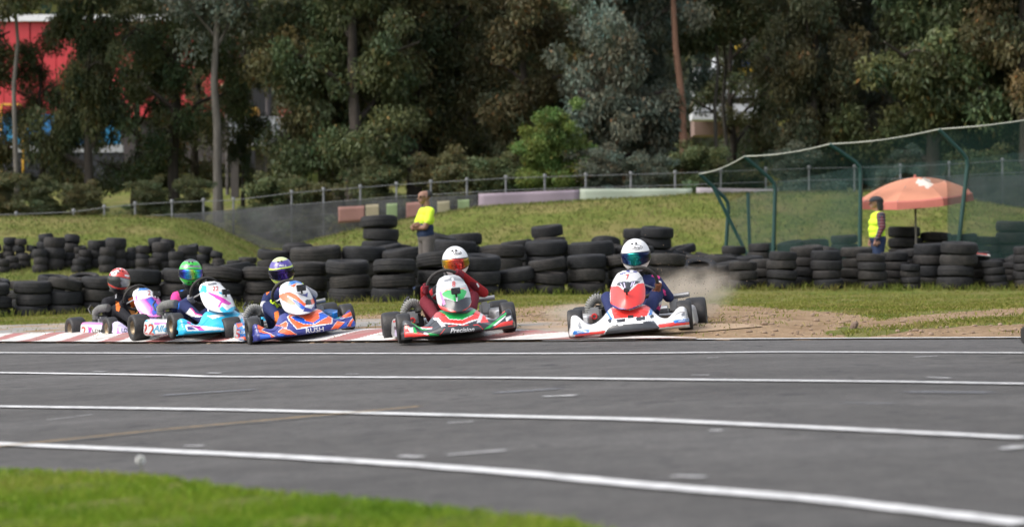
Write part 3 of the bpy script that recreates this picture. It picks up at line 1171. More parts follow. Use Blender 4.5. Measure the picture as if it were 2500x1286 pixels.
for i, (px, d, k, sc, c, lab) in enumerate([
        (15, 60.5, 'shrub', 1.0, OLIVE, 'scrubby olive shrub behind the fence at the left edge'),
        (110, 62, 'shrub', .9, DARKG, 'small dark shrub behind the left mound'),
        (205, 61.5, 'shrub', .8, OLIVE, 'olive shrub left of the dark trunk'),
        (360, 61.5, 'shrub', .85, DARKG, 'low dark shrub right of the dark trunk'),
        (455, 62, 'shrub', .9, DARKG, 'dark low shrub left of the forked trunk'),
        (660, 61, 'shrub', 1.25, MIDG, 'green shrub behind the grey shade cloth'),
        (760, 61.5, 'shrub', 1.2, OLIVE, 'olive shrub left of the dark trunk by the marshal'),
        (930, 62, 'shrub', 1.3, DARKG, 'dark shrub left of the bald marshal'),
        (1100, 62, 'shrub', 1.4, OLIVE, 'olive shrub right of the bald marshal'),
        (1210, 61.5, 'shrub', 1.2, MIDG, 'green shrub above the purple banner'),
        (1450, 61.5, 'shrub', 1.3, GREYG, 'grey green shrub above the pale green banner'),
        (1560, 61, 'shrub', 1.1, BLUEG, 'bluish shrub left of the dark trunk above the white kart'),
        (1700, 61.5, 'shrub', 1.3, MIDG, 'green shrub at the left end of the net fence'),
        (1830, 62, 'shrub', .9, OLIVE, 'olive shrub below the white buildings'),
        (1960, 61, 'shrub', 1.2, BLUEG, 'bluish shrub seen through the green net'),
        (2200, 61, 'bush', .9, BLUEG, 'rounded bluish bush above the umbrella'),
        (2400, 61.5, 'shrub', 1.4, MIDG, 'green shrub right of the umbrella behind the net')]):
    tree(k, px, d, c, lab, sc * .44, wx=1.25, rz=i * 0.9, name='shrub', cat='shrub', group='shrubs under the trees')

for i, (px, d, k, c, lab) in enumerate([
        (-190, 66, 'dense2', OLIVE, 'olive tree just beyond the left edge'), (-420, 70, 'dense', DARKG, 'second dark tree beyond the left edge'),
        (-640, 67, 'round', MIDG, 'third tree beyond the left edge'), (-880, 72, 'dense2', DARKG, 'fourth tree beyond the left edge'),
        (2680, 66, 'dense', MIDG, 'green tree just beyond the right edge'), (2900, 70, 'dense2', OLIVE, 'second tree beyond the right edge'), (3130, 67, 'round', DARKG, 'third tree beyond the right edge')]):
    tree(k, px, d, c, lab, 1.05, rz=i * 1.3)

# far wooded slope so that no sky shows between the trunks
pts = []
rr = random.Random(5)
for i in range(900):
    y = rr.uniform(116, 150)
    x = rr.uniform(-.62, .62) * y
    if -40 < x < -11 and y < 122: continue
    pts.append((x, y, G0(x, y) + rr.uniform(0.5, 4.5)))
wood = bpy.data.objects.new('far_wood', leaves_mesh('far_wood', pts, 110, 2.2, .8, .4, 77))
COL.objects.link(wood)
wood.color = (0.060, 0.068, 0.038, 1)
wood['kind'] = 'stuff'; wood['label'] = 'dark mass of trees on the slope far behind'

# ================================================================== FAR BUILDINGS
RED = mat('red_cladding', (0.52, 0.035, 0.045), 0.5, var=.12, scale=1.5, dirt=(.2, .03, .03), dirt_amt=.4, dirt_scale=.6)
def bld_box(mb, px0, px1, py0, py1, d, depth, mi=0):
    a, b = at(px0, py1, d), at(px1, py0, d)
    mb.box(((a.x + b.x) / 2, d + depth / 2, (a.z + b.z) / 2), (abs(b.x - a.x), depth, abs(b.z - a.z)), mi)
    return a, b
rb = empty('red_building', (at(220, 300, 104).x, 104, G0(at(220, 300, 104).x, 104)))
tag(rb, 'big red clad industrial building with white parapet behind the left trees', 'building')
Mi = Matrix.Translation(-rb.location)
def child(mb, name, m, par):
    for i, q in enumerate(mb.v):
        mb.v[i] = q - par.location
    return mb.build(name, m, par, smooth=False)
z_base = G0(-20, 104)
for k in range(11):                             # cladding panels
    x0 = at(-120 + k * 64, 0, 104).x
    x1 = at(-120 + (k + 1) * 64, 0, 104).x
    z1 = at(0, 52, 104).z
    zb_ = at(0, 285, 104).z
    mb = MB().box(((x0 + x1) / 2, 104.2 + .05 * (k % 2), (zb_ + z1) / 2), (x1 - x0 - .05, .3, z1 - zb_))
    child(mb, 'wall_panel', RED, rb)
mb = MB(); bld_box(mb, -120, 584, 56, 400, 104.6, 14); child(mb, 'wall', mat('dark_plinth_wall', (0.06, .05, .05), .8, var=.3, scale=1), rb)
mb = MB(); bld_box(mb, -125, 590, 36, 52, 103.8, 14); child(mb, 'parapet', mat('white_fascia', (0.72, 0.72, 0.74), .6, var=.1, scale=2), rb)
bt = empty('blue_hoarding', (at(110, 340, 99).x, 99, G0(at(110, 340, 99).x, 99)))
tag(bt, 'bright blue panelled hoarding below the red wall at left', 'hoarding')
for k in range(6):
    mb = MB(); bld_box(mb, -40 + k * 56, 13 + k * 56, 278, 352, 99 + .04 * (k % 2), .12)
    child(mb, 'panel', mat('blue_panel%d' % (k % 2), (0.03, 0.19 + .05 * (k % 2), 0.46), .5, var=.2, scale=1.2), bt)
mb = MB(); bld_box(mb, -40, 300, 352, 372, 99.05, .2); child(mb, 'rail', mat('grey_rail', (.35, .36, .38), .6, var=.2, scale=2), bt)
mb = MB(); bld_box(mb, -40, 300, 372, 440, 99.1, .3); child(mb, 'base_wall', mat('dark_block_wall', (.025, .027, .034), .9, var=.4, scale=1.5), bt)
mb = MB()
a = at(3, 278, 98.4); b = at(3, 256, 98.4); c = at(50, 256, 98.4); e = at(56, 278, 98.4)
mb.tube([Vector((a.x, a.y, G0(a.x, a.y))), a, b], .055, 8).tube([b, c], .055, 8).tube([c, e, Vector((e.x, e.y, G0(e.x, e.y)))], .055, 8)
yg = empty('yellow_pipe_frame', (a.x, a.y, G0(a.x, a.y))); tag(yg, 'small yellow pipe frame in front of the blue hoarding', 'pipe frame')
child(mb, 'pipe', mat('yellow_pipe', (.62, .33, .02), .5, var=.1), yg)
ct = empty('grey_container', (at(640, 330, 92).x, 92, G0(at(640, 330, 92).x, 92)))
tag(ct, 'pale grey industrial tank block seen between trunks left of centre', 'container')
mb = MB(); bld_box(mb, 560, 712, 285, 348, 92, 4); child(mb, 'body', mat('pale_grey_sheet', (.36, .38, .41), .6, var=.2, scale=1.2), ct)
for k in range(7):
    mb = MB(); bld_box(mb, 562 + k * 21, 566 + k * 21, 284, 349, 91.9, .09); child(mb, 'rib', mat('pale_grey_sheet2', (.42, .44, .47), .6), ct)
mb = MB(); bld_box(mb, 555, 716, 348, 356, 91.7, 4.2); child(mb, 'plinth', mat('pale_plinth', (.5, .5, .52), .7), ct)
for px in (570, 630, 690):
    mb = MB(); p = at(px, 356, 93); mb.box((p.x, 93.5, (p.z + G0(p.x, 93) - .3) / 2), (.35, .35, p.z - G0(p.x, 93) + .3)); child(mb, 'leg', mat('dark_steel_leg', (.08, .07, .07), .7), ct)
for px, col, nm in ((690, (.45, .09, .07), 'red'), (612, (.5, .3, .05), 'yellow')):
    mb = MB(); bld_box(mb, px - 12, px + 14, 262, 285, 92.5, 1.2); child(mb, 'drum', mat('drum_' + nm, col, .5, var=.2), ct)
cv = empty('conveyor', (at(560, 240, 95).x, 95, G0(at(560, 240, 95).x, 95)))
tag(cv, 'pale cream conveyor arm sloping up among the trees left of centre', 'conveyor')
p0, p1 = at(540, 225, 95), at(690, 142, 95)
d_ = (p1 - p0)
for k in range(6):
    q = p0.lerp(p1, (k + .5) / 6)
    ang = -math.atan2(d_.z, d_.x)
    M_ = Matrix.Translation(q) @ Matrix.Rotation(ang, 4, 'Y')
    mb = MB(); mb.box((0, 0, 0), (d_.length / 6 - .06, .9, .5), 0, M_, bev=.04); child(mb, 'segment', mat('cream_steel', (.55, .47, .30), .6, var=.15, scale=2), cv)
for t in (.1, .75):
    q = p0.lerp(p1, t)
    mb = MB().tube([Vector((q.x, q.y, G0(q.x, q.y))), q], .1, 6); child(mb, 'support', mat('dark_steel_leg', (.08, .07, .07), .7), cv)
wb_ = empty('white_plant', (at(1770, 250, 98).x, 98, G0(at(1770, 250, 98).x, 98)))
tag(wb_, 'white and grey factory plant with railings in the gap between right trees', 'building')
WS = mat('white_sheet', (.55, .57, .60), .6, var=.2, scale=1)
for (x0, x1, y0, y1, dd) in [(1690, 1850, 222, 236, 97.5), (1700, 1855, 254, 272, 97.2), (1745, 1790, 140, 225, 98.5), (1700, 1745, 165, 212, 98.3), (1690, 1850, 276, 292, 97)]:
    mb = MB(); bld_box(mb, x0, x1, y0, y1, dd, 1.5); child(mb, 'deck' if y1 - y0 < 30 else 'tank', WS, wb_)
mb = MB(); bld_box(mb, 1690, 1850, 236, 254, 98.6, 2); child(mb, 'cabin', mat('tan_cabin', (.32, .28, .20), .7, var=.2, scale=1), wb_)
mb = MB(); bld_box(mb, 1695, 1845, 292, 330, 99, 2); child(mb, 'base_wall', mat('pinkish_block', (.22, .15, .13), .9, var=.3, scale=1), wb_)
for i, px in enumerate(range(1695, 1850, 22)):
    mb = MB(); mb.tube([at(px, 224, 97.4), at(px, 205, 97.4)], .04, 5); child(mb, 'rail_post', WS, wb_)
for px, py, c in ((1805, 118, (.55, .36, .03)), (1822, 155, (.02, .08, .35)), (1838, 165, (.55, .36, .03)), (1815, 175, (.55, .36, .03))):
    mb = MB(); bld_box(mb, px - 8, px + 8, py - 9, py + 9, 98, .5); child(mb, 'valve_housing', mat('valve_%d' % int(c[0] * 100), c, .5, var=.1), wb_)
mb = MB(); p = at(1822, 150, 98.3); mb.tube([Vector((p.x, 98.3, G0(p.x, 98.3))), Vector((p.x, 98.3, at(1822, 95, 98.3).z))], .22, 8); child(mb, 'column', mat('dark_steel_leg', (.08, .07, .07), .7), wb_)

# ================================================================== BACK FENCE, SHADE CLOTH, BANNERS
GALV = mat('galvanised_steel', (.17, .175, .185), .6, metal=.3, var=.2)
def shade_mat():
    m, nt, b, N, L = nodes_of('shade_cloth')
    pos = N('ShaderNodeNewGeometry').outputs['Position']
    n = noise(nt, pos, 1.6, 5, .6)
    L(ramp(nt, n, [(.3, (.06, .063, .066)), (.7, (.13, .132, .138))]), b.inputs['Base Color'])
    b.inputs['Roughness'].default_value = .95
    tr = N('ShaderNodeBsdfTransparent'); mx = N('ShaderNodeMixShader')
    L(ramp(nt, n, [(.3, (.35, .35, .35)), (.7, (.58, .58, .58))]), mx.inputs[0])
    L(tr.outputs[0], mx.inputs[1]); L(b.outputs[0], mx.inputs[2])
    L(mx.outputs[0], nt.nodes['Material Output'].inputs[0])
    return m
SHADE = shade_mat()
FENCE_D = 58.0
fpx = [-60, 40, 180, 255, 330, 420, 497, 570, 712, 790, 880, 968, 1052, 1140, 1235, 1330, 1430, 1540, 1648, 1760, 1870, 1975, 2086, 2198, 2317, 2447, 2570]
ftop = [(0, 520), (180, 512), (255, 502), (330, 494), (420, 489), (497, 486), (570, 484), (712, 466), (968, 446), (1235, 430), (1430, 424), (1648, 418), (1975, 406), (2198, 402), (2317, 396), (2447, 388), (2600, 384)]
fence = empty('boundary_fence', (0, FENCE_D, 1.5))
tag(fence, 'long wire fence on grey steel posts along the mound tops', 'fence')
fp = []
for px in fpx:
    x = (px - 1250) / FPX * FENCE_D
    zt = at(px, interp(px, ftop), FENCE_D).z
    zb = G0(x, FENCE_D) - .3
    fp.append((x, zb + .3, zt))
    mb = MB().tube([(x, FENCE_D, zb), (x, FENCE_D, zt)], .029, 8)
    mb.lathe([(.0, .03), (.04, .02), (.055, -.01), (.055, -.04)], 8, 0, Matrix.Translation((x, FENCE_D, zt)))
    child(mb, 'post', GALV, fence)
for j in range(4):
    mb = MB()
    mb.tube([(x, FENCE_D - .05, zt - .06 - j * .34) for x, zb, zt in fp], .009, 4)
    child(mb, 'wire', GALV, fence)
def drape(px0, px1, topf, botf, d, name, m, par=None, n=30):
    mb = MB()
    def fn(u, v):
        px = px0 + (px1 - px0) * u
        a, b = at(px, topf(px), d), at(px, botf(px), d)
        p = a.lerp(b, v)
        return (p.x, d + .04 * math.sin(p.x * 4.2) * (1 - v * .4), p.z)
    mb.grid(fn, n, 6)
    o = mb.build(name, m) if par is None else child(mb, name, m, par)
    solidify(o, .012, 0)
    return o
drape(425, 716, lambda p: interp(p, [(425, 524), (560, 512), (712, 498)]), lambda p: 606, FENCE_D - .15, 'shade_cloth', SHADE, fence)
drape(716, 1165, lambda p: interp(p, [(712, 500), (870, 490), (1165, 474)]), lambda p: 600, FENCE_D - .15, 'shade_cloth', SHADE, fence)
drape(2195, 2600, lambda p: interp(p, [(2195, 440), (2330, 432), (2447, 428), (2600, 424)]), lambda p: 560, FENCE_D - .15, 'shade_cloth', SHADE, fence)
def banner(px0, px1, y0a, y0b, y1a, y1b, col, label, d=FENCE_D - .5):
    L0 = lambda p: y0a + (y0b - y0a) * (p - px0) / (px1 - px0)
    L1 = lambda p: y1a + (y1b - y1a) * (p - px0) / (px1 - px0)
    o = drape(px0, px1, L0, L1, d, 'banner', mat('banner_%d_%d_%d' % tuple(int(c * 999) for c in col), col, .7, var=.18, scale=2.5), None, 16)
    # local origin at the banner's own base
    tag(o, label, 'banner', 'banners tied along the boundary fence')
banner(1168, 1415, 473, 463, 512, 498, (.23, .185, .225), 'long mauve banner on the fence right of the bald marshal')
banner(1416, 1690, 461, 460, 505, 500, (.28, .32, .26), 'pale green banner on the fence right of the mauve one')
banner(1700, 1900, 458, 462, 500, 498, (.27, .24, .26), 'pale pink banner behind the left end of the net fence')
banner(826, 890, 505, 502, 545, 540, (.24, .12, .10), 'orange red square banner left of the bald marshal')
banner(893, 925, 500, 498, 540, 535, (.22, .19, .12), 'mustard banner between the orange and green ones')
banner(944, 970, 497, 496, 535, 532, (.17, .23, .11), 'lime green square banner just left of the bald marshal')
banner(992, 1030, 495, 492, 535, 530, (.24, .12, .10), 'red banner half hidden behind the bald marshal')
banner(1068, 1098, 492, 490, 525, 520, (.22, .20, .13), 'small yellow banner just right of the bald marshal')
banner(1118, 1146, 488, 487, 515, 512, (.17, .23, .11), 'lime green square banner left of the mauve banner')
# ================================================================== TYRES
def tyre_mat(name, c, dust):
    return mat(name, c, rough=.72, var=.35, scale=9, bump=.35, bscale=45, spec=.35, dirt=dust, dirt_amt=.55, dirt_scale=3.5)
TYRE_MATS = [tyre_mat('tyre_rubber_a', (.011, .011, .0125), (.045, .041, .038)), tyre_mat('tyre_rubber_b', (.016, .0148, .0148), (.06, .05, .044)),
             tyre_mat('tyre_rubber_c', (.0085, .009, .011), (.035, .035, .038)), tyre_mat('tyre_rubber_dusty', (.017, .016, .015), (.075, .064, .056))]

def tyre_mesh(w, hole, m, ribs=3, n=36, squash=0.0, seed=0):
    """outer radius 1, total width w, turned about Z"""
    h = w / 2
    prof = []
    # tread with grooves
    tw = h * 0.78
    prof.append((0.955, -tw))
    for k in range(ribs):
        a = -tw + 2 * tw * k / ribs
        b = -tw + 2 * tw * (k + 1) / ribs
        g = (b - a) * .12
        crown = lambda z: 1.0 - 0.03 * (z / tw) ** 2
        prof += [(crown(a) - .025, a + g * .3), (crown(a + g), a + g), (crown((a + b) / 2), (a + b) / 2), (crown(b - g), b - g), (crown(b) - .025, b - g * .3)]
    prof.append((0.955, tw))
    prof += [(.90, h * .96), (.82, h), (.73, h * .97), (hole + .05, h * .80), (hole + .01, h * .72), (hole, h * .62), (hole + .03, h * .55), (.86, h * .45), (.90, 0.0), (.86, -h * .45), (hole + .03, -h * .55),
             (hole, -h * .62), (hole + .01, -h * .72), (hole + .05, -h * .80), (.73, -h * .97), (.82, -h), (.90, -h * .96)]
    mb = MB().lathe(prof, n, closed=True)
    r = random.Random(seed)
    ph, ph2 = r.uniform(0, 6), r.uniform(0, 6)
    for i, q in enumerate(mb.v):
        a = math.atan2(q.y, q.x)
        k = 1 + squash * math.cos(2 * a + ph)
        mb.v[i] = Vector((q.x * k, q.y * k, q.z + squash * .5 * math.sin(a * 2 + ph2)))
    return mb.mesh('tyre', [m])
TM = [tyre_mesh(w, ho, TYRE_MATS[i % 4], rb, squash=sq, seed=i) for i, (w, ho, rb, sq) in enumerate(
    [(.66, .60, 4, .02), (.60, .62, 3, .035), (.70, .58, 5, .015), (.64, .62, 4, .045), (.62, .60, 2, .03)])]
KTM = [tyre_mesh(1.05, .45, TYRE_MATS[i % 3], 1, n=24, squash=.02, seed=20 + i) for i in range(2)]
ORD = ['first', 'second', 'third', 'fourth', 'fifth', 'sixth', 'seventh', 'eighth', 'ninth', 'tenth', 'eleventh', 'twelfth', 'thirteenth', 'fourteenth', 'fifteenth',
       'sixteenth', 'seventeenth', 'eighteenth', 'nineteenth', 'twentieth', 'twenty-first', 'twenty-second', 'twenty-third', 'twenty-fourth', 'twenty-fifth', 'twenty-sixth']

def lvl(i, n):
    if n == 1: return 'only'
    if i == n - 1: return 'top'
    if i == 0: return 'bottom'
    if n == 3: return 'middle'
    return ORD[i] + '-lowest'

TR = random.Random(42)
def tyre_row(row, group, items, small=False, zs=1.0):
    """items: (pixel x, distance, count, diameter m, lean, top tilt towards camera)"""
    for si, it in enumerate(items):
        px, d, n, dia = it[:4]
        lean = it[4] if len(it) > 4 else 0.0
        toptilt = it[5] if len(it) > 5 else 0.0
        x = (px - 1250) / FPX * d
        z = G0(x, d) - 0.012
        ox = oy = 0.0
        for k in range(n):
            me_ = TR.choice(KTM) if small else TR.choice(TM)
            r = dia / 2 * TR.uniform(.96, 1.04)
            w = (1.05 if small else TR.choice([.62, .66, .70]))
            o = bpy.data.objects.new('tyre', me_)
            COL.objects.link(o)
            hgt = me_.dimensions_z * r if hasattr(me_, 'dimensions_z') else (max(v.co.z for v in me_.vertices) * 2 * r) * zs
            z += hgt / 2
            o.location = (x + ox, d + oy, z)
            o.scale = (r, r, r * zs)
            t = toptilt if k == n - 1 else 0
            o.rotation_euler = (TR.gauss(0, .03) + t, TR.gauss(0, .03) + lean * .35, TR.uniform(0, 6.28))
            if t:
                o.location.z += abs(math.sin(t)) * r * .55
            z += hgt / 2 - 0.008
            ox += TR.gauss(0, .02) + lean * hgt
            oy += TR.gauss(0, .015)
            tag(o, '%s tyre of the %s stack from the left in the %s' % (lvl(k, n), ORD[si], row), 'tyre', group)

F = []
for px, n, dia, le, tt in [(-18, 3, .60, 0, .12), (78, 3, .60, 0, .05), (156, 3, .58, .03, .16), (247, 3, .62, 0, .06), (342, 3, .66, 0, .05), (442, 3, .68, 0, .03), (541, 3, .68, .02, .10),
                           (642, 3, .70, 0, .06), (746, 3, .70, 0, .04), (855, 3, .70, 0, .05), (958, 3, .70, 0, .12), (1066, 3, .71, 0, .13), (1170, 3, .68, 0, .06), (1262, 2, .64, 0, .14),
                           (1336, 3, .62, 0, .13), (1432, 3, .66, 0, .05), (1530, 3, .66, 0, .05), (1625, 3, .62, 0, .04)]:
    d = interp(px, [(0, 34.4), (300, 35.2), (640, 35.6), (960, 34.6), (1250, 35.6), (1700, 36.5)])
    F.append((px, d, n, dia * 1.07, le, tt))
tyre_row('front left tyre wall', 'tyres of the front left wall', F)
Rr = []
for px, n, dia, le, tt in [(1706, 2, .62, -.05, .35), (1766, 2, .60, .05, .2), (1812, 3, .50, 0, .0), (1862, 3, .52, .02, 0), (1908, 4, .50, .03, 0), (1958, 4, .58, .05, .04), (2023, 4, .52, .02, .0), (2086, 4, .56, .01, .03), (2136, 4, .50, -.03, 0),
                           (2182, 4, .50, -.02, .03), (2226, 4, .34, 0, 0), (2262, 4, .58, .07, .05), (2330, 4, .62, .09, .05), (2396, 4, .48, -.07, .03), (2434, 4, .40, -.02, 0), (2470, 4, .36, 0, 0), (2508, 5, .46, 0, 0)]:
    Rr.append((px, 36.9 + .62 * (len(Rr) % 2), n, dia * 1.05, le * 1.2, tt))
tyre_row('right tyre wall', 'tyres of the right wall', Rr, zs=.98)
S2 = []
for i, (px, n, dia, tt) in enumerate([(770, 3, .92, .05), (884, 3, .86, .0), (992, 3, .80, .14), (1110, 3, .86, .05), (1222, 3, .84, .0), (1335, 3, .86, .05), (1445, 3, .84, .03), (1548, 3, .8, .05), (1632, 3, .6, 0), (1708, 3, .6, .03)]):
    S2.append((px, 39.2 + .2 * (i % 2), n, dia, 0, tt))
tyre_row('second wall behind karts', 'tyres of the second wall', S2)
S3 = []
for px, d, n, dia, tt in [(566, 44, 4, .36, 0), (606, 44, 4, .40, 0), (725, 44.5, 5, .50, 0), (925, 44.5, 5, .82, .03), (1140, 43.5, 4, .72, .06), (1222, 44, 3, .6, .2), (1300, 43.5, 3, .66, .1), (1412, 44.5, 5, .42, 0), (1475, 44, 4, .62, .22),
                          (1556, 44.5, 5, .66, .0), (1622, 44, 4, .5, .05)]:
    S3.append((px, d, n, dia, 0, tt))
tyre_row('tall pile before mound', 'tyres piled before the mound', S3)
LB = []
for i, (px, n, dia) in enumerate([(8, 2, .30), (34, 2, .30), (60, 2, .30), (97, 3, .34), (132, 3, .48), (166, 2, .32), (190, 2, .30), (208, 3, .30), (235, 3, .40), (262, 3, .36), (283, 3, .46), (318, 2, .36), (348, 2, .32),
                                  (372, 2, .30), (397, 3, .42), (432, 3, .34), (458, 3, .42), (488, 2, .28), (510, 2, .28), (532, 2, .30)]):
    LB.append((px, 45.5 + .3 * (i % 3), n, dia, 0, 0))
tyre_row('far left row before mound', 'small tyres before the left mound', LB, small=True)
RB = []
for i, (px, n, dia, tt) in enumerate([(1860, 4, .62, 0), (1925, 4, .60, .15), (1985, 4, .66, .04), (2060, 5, .58, .03), (2126, 4, .52, 0), (2205, 5, .70, .02), (2282, 5, .62, .0), (2350, 5, .6, .03), (2410, 5, .56, 0), (2480, 5, .78, 0)]):
    RB.append((px, 43.4, n, dia, 0, tt))
tyre_row('wall behind the umbrella', 'tyres of the wall behind the umbrella', RB)

# more tyres than one could pick apart, filling in behind the walls
def tyre_heap(name, label, spots, small=False):
    mb = MB()
    for px, d, n, dia in spots:
        x = (px - 1250) / FPX * d
        z = G0(x, d)
        src_ = KTM[0] if small else TM[TR.randrange(len(TM))]
        hz_ = max(v.co.z for v in src_.vertices) * dia
        vs = [v.co.copy() for v in src_.vertices]
        fs = [tuple(p.vertices) for p in src_.polygons]
        for k in range(n):
            Mx = Matrix.Translation((x + TR.gauss(0, .03), d + TR.gauss(0, .03), z + hz_ * (k + .5))) @ Euler((TR.gauss(0, .05) + (TR.uniform(0, .3) if k == n - 1 else 0), TR.gauss(0, .05), TR.uniform(0, 6))).to_matrix().to_4x4() @ Matrix.Scale(dia / 2, 4)
            mb.add(vs, fs, TR.randrange(3), Mx)
    o = mb.build(name, TYRE_MATS)
    o['kind'] = 'stuff'; o['label'] = label
tyre_heap('tyre_heap', 'mass of black tyres heaped between the walls', [(p + TR.uniform(-9, 9), 41.3 + TR.uniform(-.2, .2), TR.choice([3, 3, 4, 4, 5]), TR.uniform(.54, .68)) for p in range(660, 1760, 68)])
tyre_heap('tyre_heap', 'mass of black tyres heaped at the foot of the right mound', [(p + TR.uniform(-9, 9), 42.6 + TR.uniform(-.2, .2), TR.choice([3, 4, 4, 5]), TR.uniform(.5, .62)) for p in range(980, 1800, 58)])
tyre_heap('tyre_heap', 'mass of black tyres packed behind the right wall', [(p, 38.4 + TR.uniform(-.1, .1), TR.choice([3, 3, 4]), TR.uniform(.5, .6)) for p in range(1760, 2520, 66)])
tyre_heap('tyre_heap', 'mass of black tyres heaped behind the front left wall', [(p, 38.0 + TR.uniform(-.2, .2), TR.choice([2, 3, 3]), TR.uniform(.5, .62)) for p in range(-20, 720, 74)])
tyre_heap('tyre_heap', 'mass of small tyres packed before the left mound', [(p, 47.0 + TR.uniform(-.2, .2), TR.choice([2, 2, 3, 3]), TR.uniform(.28, .36)) for p in range(-10, 560, 30)], True)

# weeds along the foot of the walls
wp = []
for px_, d_ in [(q[0], q[1]) for q in F + Rr]:
    for k in range(90):
        x_ = (px_ - 1250) / FPX * d_ + TR.uniform(-.42, .42)
        wp.append((x_, d_ - TR.uniform(.28, .55)))
grass('weeds', wp, .05, .16, .008, [(.10, .14, .02), (.15, .17, .03), (.22, .19, .06)], 'longer grass and weeds along the foot of the tyre walls', lean=.45)

# loose painted board on the right wall
mb = MB()
p = at(2378, 619, 37.3)
mb.box((0, 0, 0), (.55, .25, .02), 0, Matrix.Rotation(.10, 4, 'Y') @ Matrix.Rotation(.12, 4, 'X'), bev=.004)
mb.box((.12, -.0, .0125), (.22, .252, .006), 1, Matrix.Rotation(.10, 4, 'Y') @ Matrix.Rotation(.12, 4, 'X'))
o = mb.build('painted_board', [mat('board_white', (.6, .58, .56), .7, var=.2), mat('board_red', (.45, .07, .06), .7, var=.2)], smooth=False)
o.location = p
tag(o, 'small red and white board lying on the right tyre wall', 'board')

# ================================================================== GREEN NET FENCE
GREEN = mat('green_post_paint', (.006, .042, .036), .45, var=.2)
def net_mat():
    m, nt, b, N, L = nodes_of('green_netting')
    b.inputs['Base Color'].default_value = (.004, .032, .027, 1)
    b.inputs['Roughness'].default_value = .8
    tr = N('ShaderNodeBsdfTransparent')
    mx = N('ShaderNodeMixShader')
    geo = N('ShaderNodeNewGeometry')
    n = noise(nt, geo.outputs['Position'], .9, 4, .6)
    r = ramp(nt, n, [(.3, (.38, .38, .38)), (.7, (.60, .60, .60))])
    L(r, mx.inputs[0]); L(tr.outputs[0], mx.inputs[1]); L(b.outputs[0], mx.inputs[2])
    L(mx.outputs[0], nt.nodes['Material Output'].inputs[0])
    return m
NET = net_mat()
nf = empty('net_fence', (5, 41.5, 0))
tag(nf, 'tall green net fence with cranked posts and pale top rope', 'net fence')
PO = []
for top, bend, base, d in [((1708, 425), (1779, 492), (1768, 690), 44.5), ((1818, 382), (1893, 447), (1886, 690), 43.0), ((2026, 352), (2102, 405), (2098, 690), 41.8),
                           ((2292, 316), (2364, 388), (2328, 690), 41.0), ((2640, 268), (2705, 345), (2690, 690), 40.2)]:
    T, B_ = at(*top, d - .1), at(*bend, d)
    b0 = at(*base, d)
    Z = Vector((b0.x, d, G0(b0.x, d) - .05))
    PO.append((T, B_, Z))
    mb = MB()
    q1 = B_ + (Z - B_).normalized() * .14
    q2 = B_ + (T - B_).normalized() * .14
    mb.tube([Z, q1, B_ * .5 + (q1 + q2) * .25, q2, T], .042, 10)
    child(mb, 'post', GREEN, nf)
mb = MB()
rp = []
for i in range(len(PO) - 1):
    for k in range(8):
        t = k / 8
        q = PO[i][0].lerp(PO[i + 1][0], t)
        rp.append(q + Vector((0, 0, -.06 * math.sin(math.pi * t))))
rp.append(PO[-1][0])
mb.tube(rp, .017, 8)
child(mb, 'top_rope', mat('bleached_rope', (.27, .28, .24), .9, var=.4, scale=6, bump=.5), nf)
for i in range(len(PO) - 1):
    A, B_ = PO[i], PO[i + 1]
    mb = MB()
    def top_fn(u, v, A=A, B_=B_):
        q = A[0].lerp(B_[0], u).lerp(A[1].lerp(B_[1], u), v)
        return q + Vector((0, .04 * math.sin(u * 9), -.06 * math.sin(math.pi * u) * (1 - v)))
    mb.grid(top_fn, 20, 8)
    child(mb, 'upper_net', NET, nf)
    mb = MB()
    if i == 2:      # torn bay: only the upper strip and a hanging fold are left
        def low(u, v, A=A, B_=B_):
            a, z = A[1].lerp(B_[1], u), A[2].lerp(B_[2], u)
            lo_ = .13 + .05 * math.sin(u * 11) + .75 * sstep(.80, .95, u)
            q = a.lerp(z, v * min(1, lo_))
            return q + Vector((0, .07 * math.sin(u * 30) * v, 0))
        mb.grid(low, 40, 10)
    else:
        def low(u, v, A=A, B_=B_):
            q = A[1].lerp(B_[1], u).lerp(A[2].lerp(B_[2], u), v)
            return q + Vector((0, .06 * math.sin(u * 12 + v * 3) * v, 0))
        mb.grid(low, 24, 10)
    child(mb, 'lower_net', NET, nf)
for a, b, d in [((1742, 458), (1838, 650), 44.2), ((1826, 470), (1832, 660), 44.8)]:
    q0, q1 = at(*a, d), at(*b, d)
    mb = MB().tube([q0, q1, Vector((q1.x + .03, d, G0(q1.x, d) - .05))], .038, 8)
    child(mb, 'brace', GREEN, nf)

